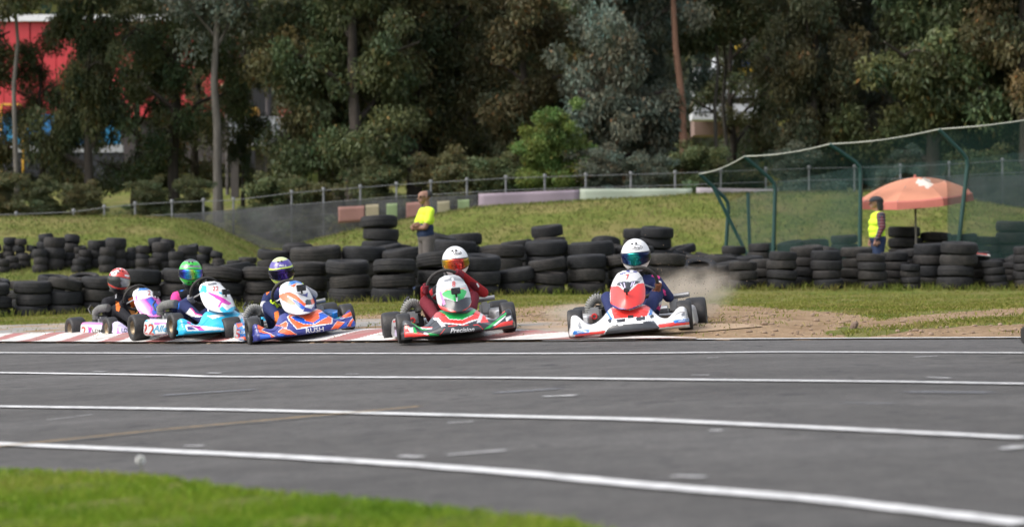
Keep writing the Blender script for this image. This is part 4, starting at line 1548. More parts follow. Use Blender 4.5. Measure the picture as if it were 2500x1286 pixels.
# ================================================================== UMBRELLA
UMB = mat('faded_orange_canvas', (.46, .195, .12), .85, var=.18, scale=3, bump=.2, bscale=30)
UMB2 = mat('faded_red_canvas', (.42, .13, .10), .85, var=.12, scale=5)
UMBW = mat('worn_white_print', (.58, .52, .46), .9, var=.2, scale=12)
ud = 42.4
ub = at(2238, 600, ud)
um = empty('umbrella', (ub.x, ud, G0(ub.x, ud)))
tag(um, 'faded orange beach umbrella standing behind the right tyre wall', 'umbrella')
apex = at(2232, 424, ud)
ctr = at(2238, 484, ud)
tiltM = Matrix.Translation(ctr) @ Matrix.Rotation(-.095, 4, 'Y') @ Matrix.Rotation(.10, 4, 'X')
RAD = 1.28
hgt = .43
for k in range(8):
    a0, a1 = math.pi / 4 * k + .25, math.pi / 4 * (k + 1) + .25
    mb = MB()
    def fn(u, v, a0=a0, a1=a1):
        a = a0 + (a1 - a0) * u
        rr_ = v
        cosk = math.cos(math.pi / 8) / math.cos(abs((u - .5) * math.pi / 4))
        rad = RAD * rr_ * (cosk * rr_ + (1 - rr_))
        z = hgt * (1 - rr_ ** 1.8) - .02 * math.sin(math.pi * u) * rr_
        if v > .93:
            z = hgt * (1 - .93 ** 1.8) - (v - .93) / .07 * .15
            rad = RAD * .93 * (cosk * .93 + .07) + (v - .93) * .25
        return tiltM @ Vector((rad * math.cos(a), rad * math.sin(a), z))
    mb.grid(fn, 10, 29)
    o = child(mb, 'canopy_panel', UMB, um)
    for p_ in o.data.polygons:
        if (p_.index % 28) >= 26:
            pass
    o.data.materials.append(UMB2)
    for p_ in o.data.polygons:
        if (p_.index % 28) >= 25:
            p_.material_index = 1
    print_faces(o, Matrix.Translation(um.location), [([(2236, 446), (2242, 436), (2250, 440), (2255, 431), (2262, 437), (2272, 438), (2270, 447), (2281, 450), (2272, 456), (2262, 460), (2256, 453), (2246, 455)], UMBW), ([(2190, 472), (2196, 470), (2194, 475)], UMBW)])
    solidify(o, .004, 0)
    mb = MB().tube([fn(0, .02), fn(0, .5), fn(0, .92)], .008, 5)
    child(mb, 'rib', GALV, um)
mb = MB().tube([Vector((ub.x, ud, G0(ub.x, ud) - .05)), Vector((ub.x - .02, ud, 1.2)), tiltM @ Vector((0, 0, hgt))], .022, 8); child(mb, 'pole', mat('weathered_pole', (.20, .18, .16), .6, var=.3), um)
mb = MB(); mb.lathe([(0, .07), (.02, .06), (.03, .02), (.045, 0), (.05, -.02)], 10, 0, tiltM @ Matrix.Translation((0, 0, hgt))); child(mb, 'finial', UMB2, um)
q = at(2234, 497, ud - .1)
mb = MB().box(q, (.22, .02, .22), 0, None, .004); child(mb, 'sign_plate', mat('rust_plate', (.16, .07, .05), .8, var=.4, scale=9), um)

# ================================================================== PEOPLE: continuous bodies from fused limbs
def body_mesh(segs, voxel, mats_, name='body', smooth_it=6, extra=None):
    """segs: (material index, p0, r0, p1, r1[, flatten]) -> one fused skin coloured by nearest limb"""
    mb = MB()
    for s in segs:
        capsule(mb, s[1], s[2], s[3], s[4], 14, s[5] if len(s) > 5 else None)
    me_ = remesh(mb, voxel, smooth_it, name)
    n = len(me_.polygons)
    C = np.zeros(n * 3)
    me_.polygons.foreach_get('center', C)
    C = C.reshape(-1, 3)
    best = np.full(n, 1e9)
    idx = np.zeros(n, int)
    for s in segs:
        if s[0] < 0:
            continue
        a, b = np.array(s[1]), np.array(s[3])
        ab = b - a
        L2 = max(1e-9, ab @ ab)
        t = np.clip(((C - a) @ ab) / L2, 0, 1)
        dist = np.linalg.norm(C - (a + t[:, None] * ab), axis=1) - (s[2] + (s[4] - s[2]) * t)
        if len(s) > 5:
            dist = np.minimum(dist, np.abs(dist) * .6)
        w = dist < best
        best[w] = dist[w]
        idx[w] = s[0]
    for m in mats_:
        me_.materials.append(m)
    me_.polygons.foreach_set('material_index', idx.astype(np.int32))
    me_.update()
    return me_

SKIN = mat('skin', (.30, .17, .12), .6, var=.12, scale=14, spec=.3)
SKIN_D = mat('tanned_skin', (.22, .12, .085), .6, var=.12, scale=14, spec=.3)
HIVIS = cloth('hi_vis_yellow', (.56, .78, .05), .08)
NAVY = cloth('navy', (.022, .035, .075))
TROUS = cloth('grey_brown', (.10, .09, .085))
HAIR = mat('dark_hair', (.018, .016, .015), .7, var=.3, bump=.6, bscale=70)

def head_segs(h, fwd=0.0, mi=0):
    """head of a standing person, centre h, facing +Y"""
    h = Vector(h)
    S = []
    S.append((mi, h + Vector((0, -.022, .035)), .086, h + Vector((0, .018, .03)), .084))
    S.append((mi, h + Vector((0, .03, -.04)), .062, h + Vector((0, .058, -.082)), .034))
    S.append((mi, h + Vector((0, .088, .005)), .012, h + Vector((0, .112, -.028)), .014))     # nose
    S.append((mi, h + Vector((-.022, .088, -.058)), .010, h + Vector((.022, .088, -.058)), .010))   # lips
    S.append((mi, h + Vector((-.04, .082, .022)), .013, h + Vector((.04, .082, .022)), .013))   # brow
    for s in (-1, 1):
        S.append((mi, h + Vector((s * .083, -.01, .012)), .014, h + Vector((s * .085, -.005, -.028)), .011))  # ear
    S.append((mi, h + Vector((0, -.03, -.07)), .055, h + Vector((0, -.045, -.16)), .058))   # neck
    return S

def fingers(p, along, across, curl, mi, L=.075):
    """a relaxed hand: palm from p, four fingers and a thumb"""
    p, along, across, curl = Vector(p), Vector(along).normalized(), Vector(across).normalized(), Vector(curl).normalized()
    S = [(mi, p - across * .018, .020, p + along * .07 - across * .022, .017), (mi, p + across * .018, .020, p + along * .07 + across * .022, .017)]
    for i, l in enumerate((.9, 1.0, .93, .75)):
        b = p + along * .075 + across * (-.033 + .022 * i)
        k1 = b + along * L * .42 * l + curl * .012
        k2 = k1 + along * L * .22 * l + curl * .022
        S.append((mi, b, .0105, k1, .0095)); S.append((mi, k1, .0095, k2, .0085))
    b = p + along * .02 - across * .035
    k1 = b - across * .022 + along * .03 + curl * .012
    S.append((mi, b, .013, k1, .011)); S.append((mi, k1, .011, k1 + along * .026, .009))
    return S

def standing(mats_, arms, H=1.8, vest=False):
    """body facing +Y, feet at z=0. mats: 0 skin 1 top 2 lower top 3 trousers 4 shoes 5 sleeves"""
    k = H / 1.8
    S = []
    V = lambda x, y, z: Vector((x * k, y * k, z * k))
    for s in (-1, 1):
        S += [(3, V(s * .095, -.01, .93), .105 * k, V(s * .11, .01, .50), .072 * k), (3, V(s * .11, .01, .50), .070 * k, V(s * .12, -.03, .12), .052 * k),
              (4, V(s * .12, -.05, .055), .05 * k, V(s * .135, .13, .045), .042 * k)]
    S += [(3, V(-.07, 0, .95), .115 * k, V(.07, 0, .95), .115 * k),
          (2, V(-.07, .012, 1.03), .12 * k, V(.07, .012, 1.03), .12 * k), (2, V(-.06, .02, 1.13), .125 * k, V(.06, .02, 1.13), .125 * k),
          (1, V(-.075, .012, 1.27), .125 * k, V(.075, .012, 1.27), .125 * k), (1, V(-.10, 0, 1.39), .10 * k, V(.10, 0, 1.39), .10 * k), (1, V(-.15, -.01, 1.43), .068 * k, V(.15, -.01, 1.43), .068 * k)]
    S += [tuple([a[0], Vector(a[1]) * k, a[2] * k, Vector(a[3]) * k, a[4] * k]) for a in arms]
    hs = head_segs((0, .03, 1.665))
    S += [(a[0], Vector(a[1]) * k, a[2] * k, Vector(a[3]) * k, a[4] * k) for a in hs]
    return body_mesh(S, .0095, mats_, 'body', 4)

def person_at(px, d, rz, label):
    x = (px - 1250) / FPX * d
    o = empty('person', (x, d, G0(x, d)))
    o.rotation_euler.z = rz
    tag(o, label, 'person')
    return o

# bald marshal with folded arms
armsA = []
for s in (-1, 1):
    armsA += [(1, (s * .185, -.01, 1.42), .068, (s * .225, .05, 1.24), .064), (0, (s * .225, .05, 1.24), .052, (s * .215, .10, 1.13), .047)]
armsA += [(0, (.215, .10, 1.13), .046, (-.05, .225, 1.17), .034), (0, (-.215, .10, 1.13), .046, (.04, .20, 1.12), .034)]
armsA += fingers((-.05, .225, 1.17), (-1, -.25, .2), (0, .3, 1), (0, -1, 0), 0) + fingers((.04, .20, 1.12), (1, .15, .1), (0, .3, 1), (0, -1, 0), 0)
mA = person_at(1040, 37.2, R(112), 'bald man in yellow hi-vis shirt with folded arms behind the tyres')
bA = bpy.data.objects.new('body', standing([SKIN_D, HIVIS, NAVY, TROUS, NAVY], armsA, 1.84)); COL.objects.link(bA); bA.parent = mA; bA.scale = (1.14, 1.10, 1)
mb = MB()
hz = 1.665 * 1.84 / 1.8
for s in (-1, 1):
    mb.box((s * .038, .130, hz + .012), (.060, .014, .034), 0, None, .005)
    mb.tube([(s * .068, .124, hz + .018), (s * .103, .06, hz + .016), (s * .107, -.01, hz + .014)], .004, 5)
mb.build('sunglasses', mat('dark_lens', (.012, .012, .014), .2), mA)
def hair_cap(par, h, zcut, back, name='hair', m=HAIR, long_=0.0, r=(.098, .112, .108)):
    mb = MB()
    def fn(u, v):
        a = 2 * math.pi * u
        t = v * math.pi * .62
        p = Vector((r[0] * math.sin(t) * math.cos(a), r[1] * math.sin(t) * math.sin(a) - .01, r[2] * math.cos(t) + .025))
        if p.y > back: p.y = back
        return Vector(h) + p
    mb.grid(fn, 26, 10, wrap_u=True)
    if long_:
        for k in range(9):
            a = math.pi + math.pi * k / 8
            b = Vector(h) + Vector((.085 * math.cos(a), .075 * math.sin(a) - .01, -.02))
            mb.tube([b + Vector((0, 0, .05)), b + Vector((0, -.02, -long_ * .5)), b + Vector((0, -.025, -long_))], [.034, .036, .02], 7)
    return mb.build(name, m, par)
# short dark hair at the back of the head only, front is bald
mb = MB()
def fnh(u, v):
    a = math.pi + math.pi * u
    t = .5 + v * 1.35
    return Vector((0, .022, hz + .045)) + Vector((.108 * math.sin(t) * math.cos(a), .126 * math.sin(t) * math.sin(a) - .022, .096 * math.cos(t)))
mb.grid(fnh, 18, 10); o = mb.build('hair', HAIR, mA); solidify(o, .012, 1)

# marshal with cap and vest under the umbrella
PLAID = mat('plaid_shirt', (.10, .022, .03), .9)
def plaid():
    m, nt, b, N, L = nodes_of('plaid_cloth')
    tc = N('ShaderNodeTexCoord').outputs['Object']
    cols = []
    for ax, sc_ in (('X', 22), ('Z', 16)):
        w = N('ShaderNodeTexWave'); w.bands_direction = ax; w.inputs['Scale'].default_value = sc_ / 3
        L(tc, w.inputs['Vector'])
        cols.append(w.outputs['Fac'])
    c = mixc(nt, ramp(nt, cols[0], [(.5, (0, 0, 0)), (.6, (1, 1, 1))]), (.11, .018, .028), (.02, .02, .035))
    c = mixc(nt, ramp(nt, cols[1], [(.80, (0, 0, 0)), (.88, (.6, .6, .6))]), c, (.20, .18, .19))
    L(c, b.inputs['Base Color'])
    b.inputs['Roughness'].default_value = .9
    return m
PLM = plaid()
armsB = []
for s in (-1, 1):
    armsB += [(5, (s * .19, -.01, 1.42), .070, (s * .225, -.02, 1.17), .060), (5, (s * .225, -.02, 1.17), .054, (s * .22, .06, .93), .040)]
    armsB += fingers((s * .22, .065, .91), (0, .15, -1), (0, 1, 0), (-s, 0, 0), 0)
mB = person_at(2143, 39.3, R(92), 'man in dark cap, plaid shirt and yellow vest under the umbrella')
k = 1.70 / 1.8
bB = bpy.data.objects.new('body', standing([SKIN, HIVIS, HIVIS, NAVY, NAVY, PLM], armsB, 1.70)); COL.objects.link(bB); bB.parent = mB; bB.scale = (1.22, 1.28, 1)
hB = Vector((0, .03 * k, 1.665 * k))
hair_cap(mB, hB, 0, -.0, long_=.12, r=(.112, .128, .108))
mb = MB()
def fnc(u, v):
    a = 2 * math.pi * u
    t = v * 1.45
    return hB + Vector((0, .0, .03)) + Vector((.120 * math.sin(t) * math.cos(a), .142 * math.sin(t) * math.sin(a), .108 * math.cos(t)))
mb.grid(fnc, 24, 9, wrap_u=True)
def fnp(u, v):
    a = math.pi * (.15 + .7 * u)
    return hB + Vector((0, 0, .045)) + Vector((.115 * math.cos(a), .135 * math.sin(a) + v * .09 * math.sin(math.pi * u) ** .5, -.012 * v))
mb.grid(fnp, 14, 4)
o = mb.build('cap', mat('dark_cap', (.02, .022, .026), .9, var=.2), mB); solidify(o, .006, 1)
# ================================================================== GO-KARTS
KRUB = mat('kart_slick_rubber', (.020, .020, .022), .55, var=.25, scale=18, bump=.15, bscale=60, spec=.4, dirt=(.10, .085, .07), dirt_amt=.45, dirt_scale=10)
RIMG = mat('gold_magnesium_rim', (.20, .15, .095), .4, metal=.6, var=.2)
RIMD = mat('dark_rim', (.045, .045, .05), .4, metal=.5, var=.2)
STEEL = mat('brushed_steel', (.42, .42, .43), .35, metal=.8, var=.15)
BLK = mat('black_plastic', (.018, .018, .02), .45, var=.2)
DGREY = mat('dark_engine_alloy', (.06, .06, .062), .5, metal=.4, var=.25)
ALLOY = mat('engine_alloy', (.26, .26, .265), .45, metal=.6, var=.2)
REDP = mat('red_intake', (.55, .03, .03), .4, var=.1)
SEATM = mat('black_seat_shell', (.02, .02, .022), .5, var=.2)
WHT = paint('white', (.68, .68, .69)); OFFW = paint('off_white', (.54, .54, .55))
PRED = paint('red', (.72, .035, .028)); PBLU = paint('blue', (.015, .16, .52)); PDRK = paint('charcoal', (.022, .024, .03))
PGRN = paint('green', (.010, .33, .07)); PORG = paint('orange', (.86, .11, .022)); PNAV = paint('deep_blue', (.018, .025, .20)); PBRI = paint('bright_blue', (.012, .10, .55))
PCYA = paint('cyan', (.015, .42, .68)); PMAG = paint('magenta', (.52, .03, .36)); PPUR = paint('purple', (.09, .06, .42)); PPNK = paint('pink', (.75, .16, .50)); PLIL = paint('lilac', (.62, .55, .78))
PLIME = paint('lime', (.52, .66, .06)); PHG = paint('vivid_green', (.03, .50, .05)); PGREY = paint('grey', (.20, .21, .23)); PHR = paint('helmet_red', (.55, .04, .03)); PVIO = paint('violet', (.07, .045, .28))
TXTR = paint('number_red', (.50, .035, .03)); TXTB = paint('print_black', (.02, .02, .022)); TXTW = paint('print_white', (.70, .70, .71)); TXTC = paint('print_cyan', (.02, .30, .55))
PMGR = paint('pale_lime', (.50, .58, .26))

def clear_mat():
    m, nt, b, N, L = nodes_of('clear_screen')
    b.inputs['Base Color'].default_value = (.75, .78, .80, 1)
    b.inputs['Roughness'].default_value = .12
    tr = N('ShaderNodeBsdfTransparent')
    mx = N('ShaderNodeMixShader'); mx.inputs[0].default_value = .45
    L(tr.outputs[0], mx.inputs[1]); L(b.outputs[0], mx.inputs[2])
    L(mx.outputs[0], nt.nodes['Material Output'].inputs[0])
    return m
CLEAR = clear_mat()

def kart_matrix(x, d, z, yaw, roll, pit):
    return Matrix.Translation((x, d, z)) @ Matrix.Rotation(R(yaw) + math.pi, 4, 'Z') @ Matrix.Rotation(R(roll), 4, 'Y') @ Matrix.Rotation(R(pit), 4, 'X')

def wheel_meshes(rad, w, rim_r, rim_m):
    h = w / 2
    tp = [(rad * .90, -h * .97), (rad * .965, -h * .86), (rad * .995, -h * .62), (rad, -h * .2), (rad, h * .2), (rad * .995, h * .62), (rad * .965, h * .86), (rad * .90, h * .97), (rad * .78, h), (rim_r + .012, h * .90), (rim_r, h * .80),
          (rim_r, -h * .80), (rim_r + .012, -h * .90), (rad * .78, -h)]
    RY = Matrix.Rotation(math.pi / 2, 4, 'Y')
    ty = MB().lathe(tp, 36, 0, RY, closed=True).mesh('tyre', [KRUB])
    rp_ = [(rim_r * .99, -h * .82), (rim_r * .99, -h * .70), (rim_r * .86, -h * .62), (rim_r * .80, 0), (rim_r * .86, h * .62), (rim_r * .99, h * .70), (rim_r * .99, h * .82), (rim_r * .93, h * .80), (rim_r * .78, h * .52), (rim_r * .40, h * .36), (.012, h * .34)]
    rp2 = [(rim_r * .93, -h * .80), (rim_r * .78, -h * .52), (rim_r * .40, -h * .36), (.012, -h * .34)]
    ri = MB().lathe(rp_, 28, 0, RY)
    ri.lathe(rp2[::-1] + [(rim_r * .99, -h * .82)], 28, 0, RY)
    rm = ri.mesh('rim', [rim_m])
    hb = MB().lathe([(0, h * .55), (.018, h * .55), (.022, h * .40), (.022, -h * .40), (.018, -h * .55), (0, -h * .55)], 12, 0, RY).mesh('wheel', [STEEL])
    return ty, rm, hb
WG = {(f, c): wheel_meshes(*(.13, .125, .070) if f else (.14, .18, .072), rim_m=(RIMG if c else RIMD)) for f in (0, 1) for c in (0, 1)}

def put(par, name, me_, loc=(0, 0, 0), rot=None):
    o = bpy.data.objects.new(name, me_)
    COL.objects.link(o)
    o.parent = par
    o.location = loc
    if rot is not None:
        o.rotation_euler = rot
    return o

TPROF = {   # height of the upper edge of the nose against |x|
    'a': [(0, .262), (.12, .258), (.17, .235), (.22, .17), (.27, .130), (.33, .118), (.38, .165), (.42, .205), (.46, .212), (.49, .19), (.505, .15)],
    'b': [(0, .250), (.14, .262), (.20, .245), (.25, .18), (.30, .13), (.36, .135), (.42, .175), (.46, .205), (.485, .195), (.505, .14)],
    'c': [(0, .255), (.15, .250), (.21, .20), (.27, .14), (.33, .12), (.39, .17), (.44, .20), (.475, .20), (.505, .15)],
}
def smooth_prof(x, pr):
    x = abs(x)
    return (interp(max(0, x - .02), pr) + 2 * interp(x, pr) + interp(x + .02, pr)) / 4

def fairing(kind, base, par):
    pr = TPROF[kind]
    mb = MB()
    B = .045
    def fn(u, v):
        x = (u - .5) * 1.01
        ax = abs(x)
        F_ = .865 - .13 * (ax / .5) ** 2.2
        D = .30 - .20 * sstep(.16, .34, ax)
        T = smooth_prof(x, pr)
        wrap = sstep(.47, .505, ax)
        if v < .10:                       # curled lower lip
            t = v / .10
            y, z = F_ - .07 * (1 - t), B - .012 * (1 - t) - .006 * math.sin(math.pi * t)
        else:
            t = (v - .10) / .90
            tt = t ** 1.0
            z = B + (T - B) * (1 - (1 - tt) ** 1.25)
            y = F_ - D * tt ** 1.55 + .012 * math.sin(math.pi * min(1, t * 2.2)) - .016 * sstep(.30, .36, t) + .010 * sstep(.62, .68, t)
        y -= wrap * .07
        x -= math.copysign(wrap * .004, x)
        return (x, y, z)
    mb.grid(fn, 151, 42)
    o = mb.build('front_fairing', base, par)
    return o

def nassau(base, par, tall=1.0, wide=1.0, lean=0.0):
    mb = MB()
    W = [(0, .06), (.03, .105), (.10, .138), (.22, .150), (.42, .150), (.60, .140), (.78, .120), (.90, .096), (.96, .072), (1.0, .035)]
    def fn(u, v):
        s = (u - .5) * 2
        w = interp(v, W) * wide
        w = (interp(max(0, v - .03), W) + w / wide * 2 + interp(min(1, v + .03), W)) / 4 * wide
        x = w * s
        cy = .765 - .385 * v + .035 * math.sin(math.pi * v)
        cz = .225 + (.325 * v) * tall
        y = cy - .115 * (x / .15) ** 2 - .02 * abs(s) ** 6
        z = cz + .05 * (x / .15) ** 2 * .3
        y += .012 * math.exp(-(x / .035) ** 2) * sstep(.05, .3, v) - .022 * sstep(.66, .73, v) + .010 * sstep(.90, .94, v)
        return (x, y + lean * v, z)
    mb.grid(fn, 71, 71)
    return mb.build('number_panel', base, par)

def side_pod(side, base, par):
    mb = MB()
    def fn(u, v):
        y = -.33 + .66 * u
        a = math.pi * 2 * v
        # rounded rectangle section, outer face leaning out
        cx, cz = math.cos(a), math.sin(a)
        sx = math.copysign(abs(cx) ** .45, cx) * .075
        sz = math.copysign(abs(cz) ** .45, cz) * (.088 - .012 * u)
        end = 1 - .12 * max(0, abs(u - .5) * 2 - .86) / .14
        return (side * (.445 + sx * end - .12 * sz), y, .132 + sz * end - .012 * u)
    mb.grid(fn, 60, 61)
    for u in (0, 1):
        ring = [Vector(fn(u, j / 60)) for j in range(60)]
        mb.add(ring, [tuple(range(60)) if (u == 0) == (side > 0) else tuple(range(59, -1, -1))])
    return mb.build('side_pod', base, par)

def ribbed_hose(mb, pts, r, n=16, rings=26, mi=0):
    """a fat corrugated duct along a bent line"""
    P = [Vector(p) for p in pts]
    def pos(t):
        t = t * (len(P) - 1)
        i = min(len(P) - 2, int(t))
        f_ = t - i
        p0 = P[max(0, i - 1)]; p1 = P[i]; p2 = P[i + 1]; p3 = P[min(len(P) - 1, i + 2)]
        return .5 * ((2 * p1) + (-p0 + p2) * f_ + (2 * p0 - 5 * p1 + 4 * p2 - p3) * f_ ** 2 + (-p0 + 3 * p1 - 3 * p2 + p3) * f_ ** 3)
    m = rings * 4
    pp, rr_ = [], []
    for i in range(m + 1):
        t = i / m
        pp.append(pos(t))
        rr_.append(r * (1.0 if i % 4 in (1, 2) else .77))
    mb.tube(pp, rr_, n, mi)

def make_kart(M, label, cfg):
    root = empty('go_kart', M=M)
    tag(root, label, 'go-kart', 'racing go-karts')
    # chassis
    mb = MB()
    for s in (-1, 1):
        mb.tube([(s * .33, -.62, .075), (s * .33, -.25, .06), (s * .25, .2, .055), (s * .25, .55, .06), (s * .22, .72, .075)], .015, 8)
        mb.tube([(s * .25, .50, .07), (s * .36, .50, .12), (s * .40, .50, .13)], .014, 8)
    for y in (-.55, -.1, .45, .70):
        mb.tube([(-.30, y, .065), (.30, y, .065)], .014, 8)
    mb.tube([(-.10, .45, .07), (-.05, .36, .28), (0, .34, .40), (.05, .36, .28), (.10, .45, .07)], .010, 8)
    mb.build('chassis_frame', cfg.get('frame', STEEL), root)
    mb = MB().box((0, .22, .045), (.52, .95, .008), 0, None, .002); mb.build('floor_tray', ALLOY, root)
    mb = MB().tube([(-.52, -.50, .14), (.52, -.50, .14)], .02, 12); mb.build('rear_axle', STEEL, root)
    mb = MB().tube([(-.50, -.66, .13), (-.48, -.70, .13), (.48, -.70, .13), (.50, -.66, .13)], .022, 8)
    mb.tube([(-.34, -.60, .08), (-.34, -.69, .13)], .014, 6).tube([(.34, -.60, .08), (.34, -.69, .13)], .014, 6)
    mb.box((0, -.71, .145), (.98, .035, .11), 0, None, .012)
    mb.build('rear_bumper', BLK, root)
    # wheels
    g = cfg.get('gold', 0)
    st = cfg.get('steer', 0.0)
    for (x, y, f_) in ((.46, .5, 1), (-.46, .5, 1), (.5, -.5, 0), (-.5, -.5, 0)):
        ty, rm, hb = WG[(f_, g)]
        w = put(root, 'wheel', hb, (x, y, .13 if f_ else .14), (0, 0, st if f_ else 0))
        flip = (0, 0, math.pi) if x < 0 else None
        put(w, 'tyre', ty); put(w, 'rim', rm, rot=flip)
        if f_:
            mb = MB().tube([(math.copysign(.39, x), .5, .13), (x * .93, .5, .13)], .016, 8); mb.build('stub_axle', STEEL, root)
    # seat
    mb = MB()
    def seat(u, v):
        s = (u - .5) * 2
        # v 0 front lip .. 1 top of back
        yb = interp(v, [(0, .02), (.35, -.26), (.55, -.42), (1, -.52)])
        zb = interp(v, [(0, .10), (.35, .065), (.55, .12), (1, .46)])
        wd = interp(v, [(0, .15), (.4, .185), (.7, .19), (1, .15)])
        lift = abs(s) ** 3
        return (wd * s, yb + .13 * lift * sstep(.45, .8, v), zb + .14 * lift * (1 - sstep(.5, .95, v)))
    mb.grid(seat, 22, 22)
    o = mb.build('seat', SEATM, root); solidify(o, .008, 0)
    # engine on the driver's right
    eng = MB().box((.30, -.27, .16), (.15, .20, .15), 0, None, .02).box((.30, -.20, .255), (.11, .12, .05), 0, None, .01).build('engine', DGREY, root)
    fins = MB()
    for k in range(7):
        fins.box((.30, -.20, .245 + k * .017), (.14 - .004 * abs(k - 3), .15, .006), 0, None, .002)
    fins.build('cooling_fins', ALLOY, eng)
    ib = MB().box((.345, -.02, .20), (.115, .09, .13), 0, None, .022); ib.box((.345, .026, .215), (.09, .01, .06), 0, None, .003)
    ibo = ib.build('air_box', cfg.get('airbox', ALLOY), eng)
    MB().lathe([(.014, -.006), (.014, .02), (.026, .02), (.028, 0), (.026, -.006)], 18, 0, Matrix.Translation((.345, .038, .185)) @ Matrix.Rotation(-math.pi / 2, 4, 'X')).build('intake_ring', REDP, ibo)
    hs = MB(); ribbed_hose(hs, cfg.get('hose', [(.395, -.10, .22), (.393, -.10, .28), (.345, -.10, .335), (.285, -.11, .325), (.26, -.12, .27)]), .045, rings=17)
    hs.build('corrugated_hose', mat('grey_hose', (.19, .19, .18), .5, var=.2), eng)
    ex = MB().tube([(.26, -.34, .17), (.18, -.56, .16), (-.05, -.60, .17), (-.25, -.58, .19)], [.022, .03, .042, .042], 12)
    ex.build('exhaust_pipe', STEEL, root)
    sl = MB().tube([(-.30, -.38, .30), (-.46, -.36, .31)], .022, 12).box((-.34, -.20, .22), (.09, .14, .12), 0, None, .02)
    sl.build('silencer', ALLOY, root)
    MB().tube([(.36, -.36, .30), (.37, -.40, .36), (.33, -.42, .40)], .009, 6).tube([(.30, -.26, .30), (.34, -.15, .40), (.40, -.22, .33)], .006, 6).build('cable', BLK, root)
    # pedals and tank
    for s in (-1, 1):
        MB().tube([(s * .12, .56, .07), (s * .12, .60, .17), (s * .06, .60, .19)], .008, 6).build('pedal', STEEL, root)
    MB().box((0, .30, .11), (.17, .20, .13), 0, None, .03).build('fuel_tank', mat('fuel_tank_plastic', (.45, .42, .36), .5, var=.1), root)
    # steering
    sc_ = Vector(cfg.get('sw', (0, .20, .50)))
    tl = R(cfg.get('sw_tilt', 58))
    SW = Matrix.Translation(sc_) @ Matrix.Rotation(tl, 4, 'X') @ Matrix.Rotation(cfg.get('sw_rot', 0), 4, 'Z')
    MB().tube([sc_, (0, .50, .10)], .010, 8).build('steering_column', STEEL, root)
    rad = cfg.get('sw_r', .150)
    ring = MB()
    pr = [(rad + .0155 * math.cos(a), .0155 * math.sin(a)) for a in [2 * math.pi * k / 10 for k in range(10)]]
    ring.lathe(pr, 44, 0, SW, closed=True)
    swo = ring.build('steering_wheel', mat('suede_grip', (.035, .032, .03), .85, var=.3, scale=30), root)
    sp = MB()
    for a in (math.pi * .5, math.pi * 1.17, math.pi * 1.83):
        sp.tube([SW @ Vector((0, 0, -.01)), SW @ Vector((rad * math.cos(a), rad * math.sin(a), 0))], .009, 6)
    sp.lathe([(0, .01), (.035, .008), (.035, -.015), (0, -.02)], 14, 0, SW)
    sp.build('spoke', STEEL, swo)
    # bodywork
    fa = fairing(cfg.get('nose', 'a'), cfg['base'], root)
    print_faces(fa, M, cfg.get('nose_art', []))
    skin_in(fa, .006, (0, .3, .0))
    na = nassau(cfg['panel_base'], root, cfg.get('tall', 1), cfg.get('wide', 1))
    print_faces(na, M, cfg.get('panel_art', []))
    for t in cfg.get('panel_text', []):
        lettering(na, M, parent=na, **t)
    for t in cfg.get('nose_text', []):
        lettering(fa, M, parent=fa, **t)
    if 'camera' in cfg:
        cpx, cpy, sz = cfg['camera']
        h, n_, d_ = px_hit(na, M, cpx, cpy + 8)
        if h is not None:
            nn = -d_
            q = h + nn * .012
            cm = MB().tube([q - nn * .02 - Vector((0, 0, .012)), q + nn * .03 + Vector((0, 0, .012))], .009, 8)
            ctr_ = q + nn * .03 + Vector((0, 0, .034 * sz))
            cm.box(ctr_, (.064 * sz, .034 * sz, .046 * sz), 0, None, .005)
            co = cm.build('action_camera', BLK, root)
            MB().lathe([(0, .004), (.009 * sz, .004), (.011 * sz, 0), (.011 * sz, -.006)], 14, 0, Matrix.Translation(ctr_ + Vector((-.017 * sz, .017 * sz + .002, .006))) @ Matrix.Rotation(-math.pi / 2, 4, 'X')).build('lens', mat('lens_glass', (.03, .035, .05), .08), co)
    skin_in(na, .004, (0, .2, .35))
    for s in (1, -1):
        p_ = side_pod(s, cfg['pod_base'], root)
        if s == 1:
            print_faces(p_, M, cfg.get('pod_art', []))
            for t in cfg.get('pod_text', []):
                lettering(p_, M, parent=p_, **t)
    return root, SW, rad

# ------------------------------------------------------------------ drivers
def visor_mat(name, stops, rough=.10, metal=.75):
    m, nt, b, N, L = nodes_of(name)
    g = N('ShaderNodeTexCoord').outputs['Generated']
    sx = N('ShaderNodeSeparateXYZ'); L(g, sx.inputs[0])
    wob = noise(nt, g, 3.5, 3, .5)
    ma = N('ShaderNodeMath'); ma.operation = 'MULTIPLY_ADD'; L(wob, ma.inputs[0]); ma.inputs[1].default_value = .25; ma.inputs[2].default_value = -.125
    ad = N('ShaderNodeMath'); ad.operation = 'ADD'; L(sx.outputs[0], ad.inputs[0]); L(ma.outputs[0], ad.inputs[1])
    c = ramp(nt, ad.outputs[0], stops)
    L(c, b.inputs['Base Color'])
    b.inputs['Metallic'].default_value = metal
    b.inputs['Roughness'].default_value = rough
    return m

